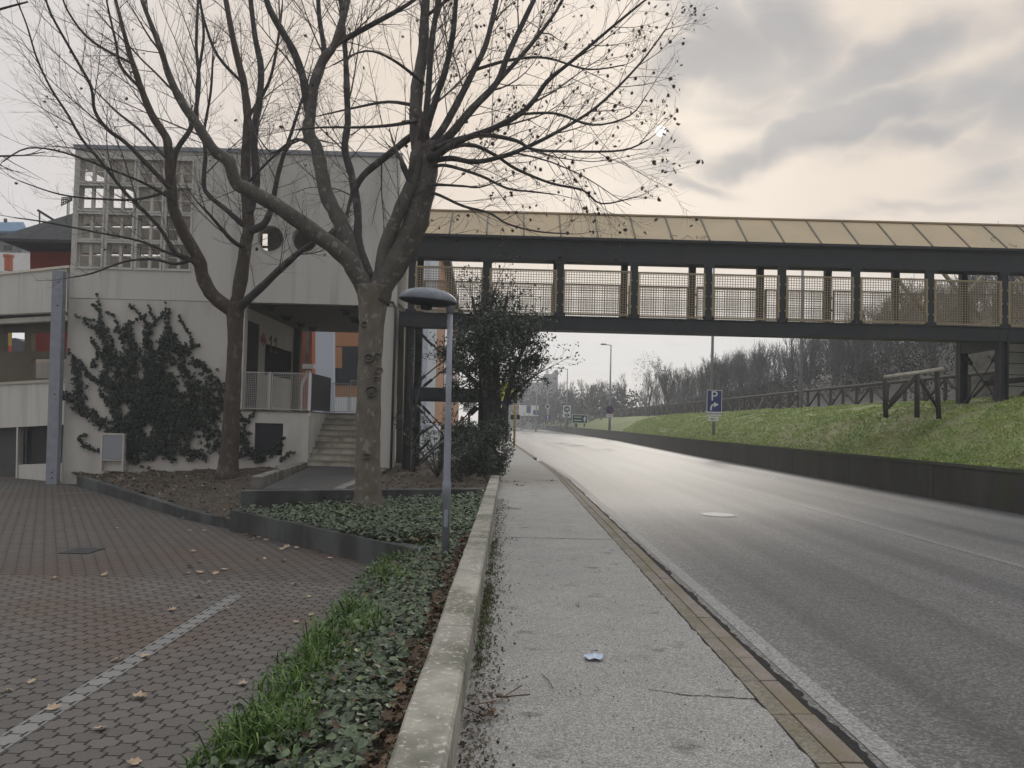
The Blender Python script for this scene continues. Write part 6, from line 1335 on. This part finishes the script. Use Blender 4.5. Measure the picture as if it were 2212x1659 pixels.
tsp = [(1400, 100, 757, 0, 'bare round-crowned tree with clinging dead leaves, the tallest left of the parking sign'), (1243, 150, 812, 2, 'bare upright tree between the two free-standing street lamps'), (1275, 140, 815, 3, 'small bare tree left of the tall grey street lamp'), (1300, 130, 810, 0, 'bare tree just behind the tall grey street lamp'), (1345, 120, 795, 2, 'slender bare tree right of the tall grey street lamp'), (1440, 95, 790, 3, 'bare spreading tree right of the round-crowned leafy tree'), (1475, 88, 770, 1, 'bare tree with lamp behind it, left of the parking sign'), (1520, 80, 765, 0, 'bare tree immediately left of the parking sign pole'), (1560, 78, 760, 3, 'bare tree immediately right of the parking sign'), (1600, 76, 745, 2, 'bare dark-limbed tree in the gap right of the parking sign'), (1632, 74, 728, 4, 'tallest bare tree under the bridge between sign and lamp pole'), (1660, 80, 745, 1, 'bushy bare tree left of the right-hand lamp pole'), (1700, 75, 735, 0, 'bare tree just left of the right-hand lamp pole'), (1760, 70, 715, 4, 'bare tree at the foot of the wooded slope, right of the lamp pole'), (1820, 66, 700, 2, 'bare tree on the wooded slope behind the fence crossing'), (1880, 62, 690, 1, 'bare tree on the slope above the near fence piece'), (1940, 60, 665, 0, 'bare tree behind the X-braced mesh panel'), (2000, 58, 640, 4, 'bare tree on the slope left of the right pier'), (2060, 58, 625, 2, 'bare tree on the slope directly behind the right pier'), (1212, 170, 815, 4, 'misty bare tree right of the far grey building'), (1225, 200, 830, 2, 'faint bare tree behind the more distant street lamp'), (1330, 170, 810, 1, 'faint wide tree behind the row right of the tall lamp')]
for i, (px, Y, yt, k, l_) in enumerate(tsp):
    x = at(px, 880, Y).x; zb = hillz(x, Y); ht = at(px, yt, Y).z-zb; po, h = proto_t[k]
    o = po if i == [j for j, t in enumerate(tsp) if t[3] == k][0] else dup(po, (0, 0, 0))
    o.location = (x, Y, zb-.1); o.rotation_euler.z = R.uniform(0, 6.28); s = ht/h*1.0; o.scale = (s*.9, s*.9, s); tag(o, l_, 'tree', GT)
# clinging leaves of the round-crowned tree
o = [t for t in COL.objects if t.get('label', '').startswith('bare round-crowned')][0]; q = random.Random(3); mb = MB()
for _ in range(900):
    d = Vector((q.gauss(0, 1), q.gauss(0, 1), q.gauss(0, 1))).normalized()*q.random()**.4; p = Vector((d.x*2.6, d.y*2.6, 5.9+d.z*3.2)); leaf_star(mb, p, rv(), q.uniform(.07, .14), q)
l2 = mb.build('leaves', M_darkleaf, None); l2.parent = o
# far-off wood on the hillside: one mass
q = random.Random(9); wd = MB(); src = [bare_tree_mesh(200+k, 8, 2, 1.1) for k in range(4)]
def stamp(dst, s_, loc, sc, rz):
    M_ = Matrix.Translation(loc) @ Matrix.Rotation(rz, 4, 'Z') @ Matrix.Diagonal((sc*.85, sc*.85, sc, 1))
    for m_ in s_:
        n = len(dst.v); dst.v += [tuple(M_ @ Vector(v)) for v in m_.v]; dst.f += [tuple(i+n for i in f) for f in m_.f]; dst.m += m_.m
cnt = 0
while cnt < 520:
    y = q.uniform(34, 165); d = q.uniform(13, 75); x = xr(y)+d
    if y < 40 and x < 26: continue
    if x/y < .06: continue
    stamp(wd, src[cnt % 4], Vector((x, y, hillz(x, y)-.2)), q.uniform(.6, 1.05)*(1 if y < 110 else 1.1), q.uniform(0, 6.28)); cnt += 1
tag(wd.build('hillside_wood', M_fartwig), 'misty leafless wood covering the slope behind the fence', 'wood', kind='stuff')
ug = MB()
for _ in range(330):
    y = 30+150*q.random(); d = q.uniform(8.6, 26); x = xr(y)+d
    if x/y < .055: continue
    leafcloud(ug, Vector((x, y, hillz(x, y)+.6)), (1.6, 1.6, 1.2), 190, .07+.001*y, q, .1, .2, .4)
for (px, py, Y, r) in ((1310, 880, 150, 6), (1170, 885, 190, 7), (1195, 880, 190, 7), (1225, 885, 170, 6), (1150, 880, 200, 8), (1255, 885, 160, 5), (1340, 880, 140, 5)):
    leafcloud(ug, at(px, py, Y), (r, r*.7, r*.75), 1300, .42, q, .1, .1, .4)
tag(ug.build('undergrowth', mat('undergrowth', (.028, .025, .021), (.022, .026, .02), .3, .95, island=.3, spec=.1)), 'dark leafless scrub and bushes in front of the hillside wood', 'scrub', kind='stuff')
# ================================================================== HAZE
mb = MB(); mb.box((-130, -25, -1.9), (190, 460, 48)); hz = mb.build('haze', []); hz['kind'] = 'stuff'
hm = bpy.data.materials.new('haze'); hm.use_nodes = True; nt = hm.node_tree; nt.nodes.clear(); o_ = nt.nodes.new('ShaderNodeOutputMaterial'); pv = nt.nodes.new('ShaderNodeVolumePrincipled')
pv.inputs['Color'].default_value = (.90, .93, .97, 1); pv.inputs['Density'].default_value = .0015; pv.inputs['Anisotropy'].default_value = .3; nt.links.new(pv.outputs[0], o_.inputs['Volume']); hz.data.materials.append(hm)
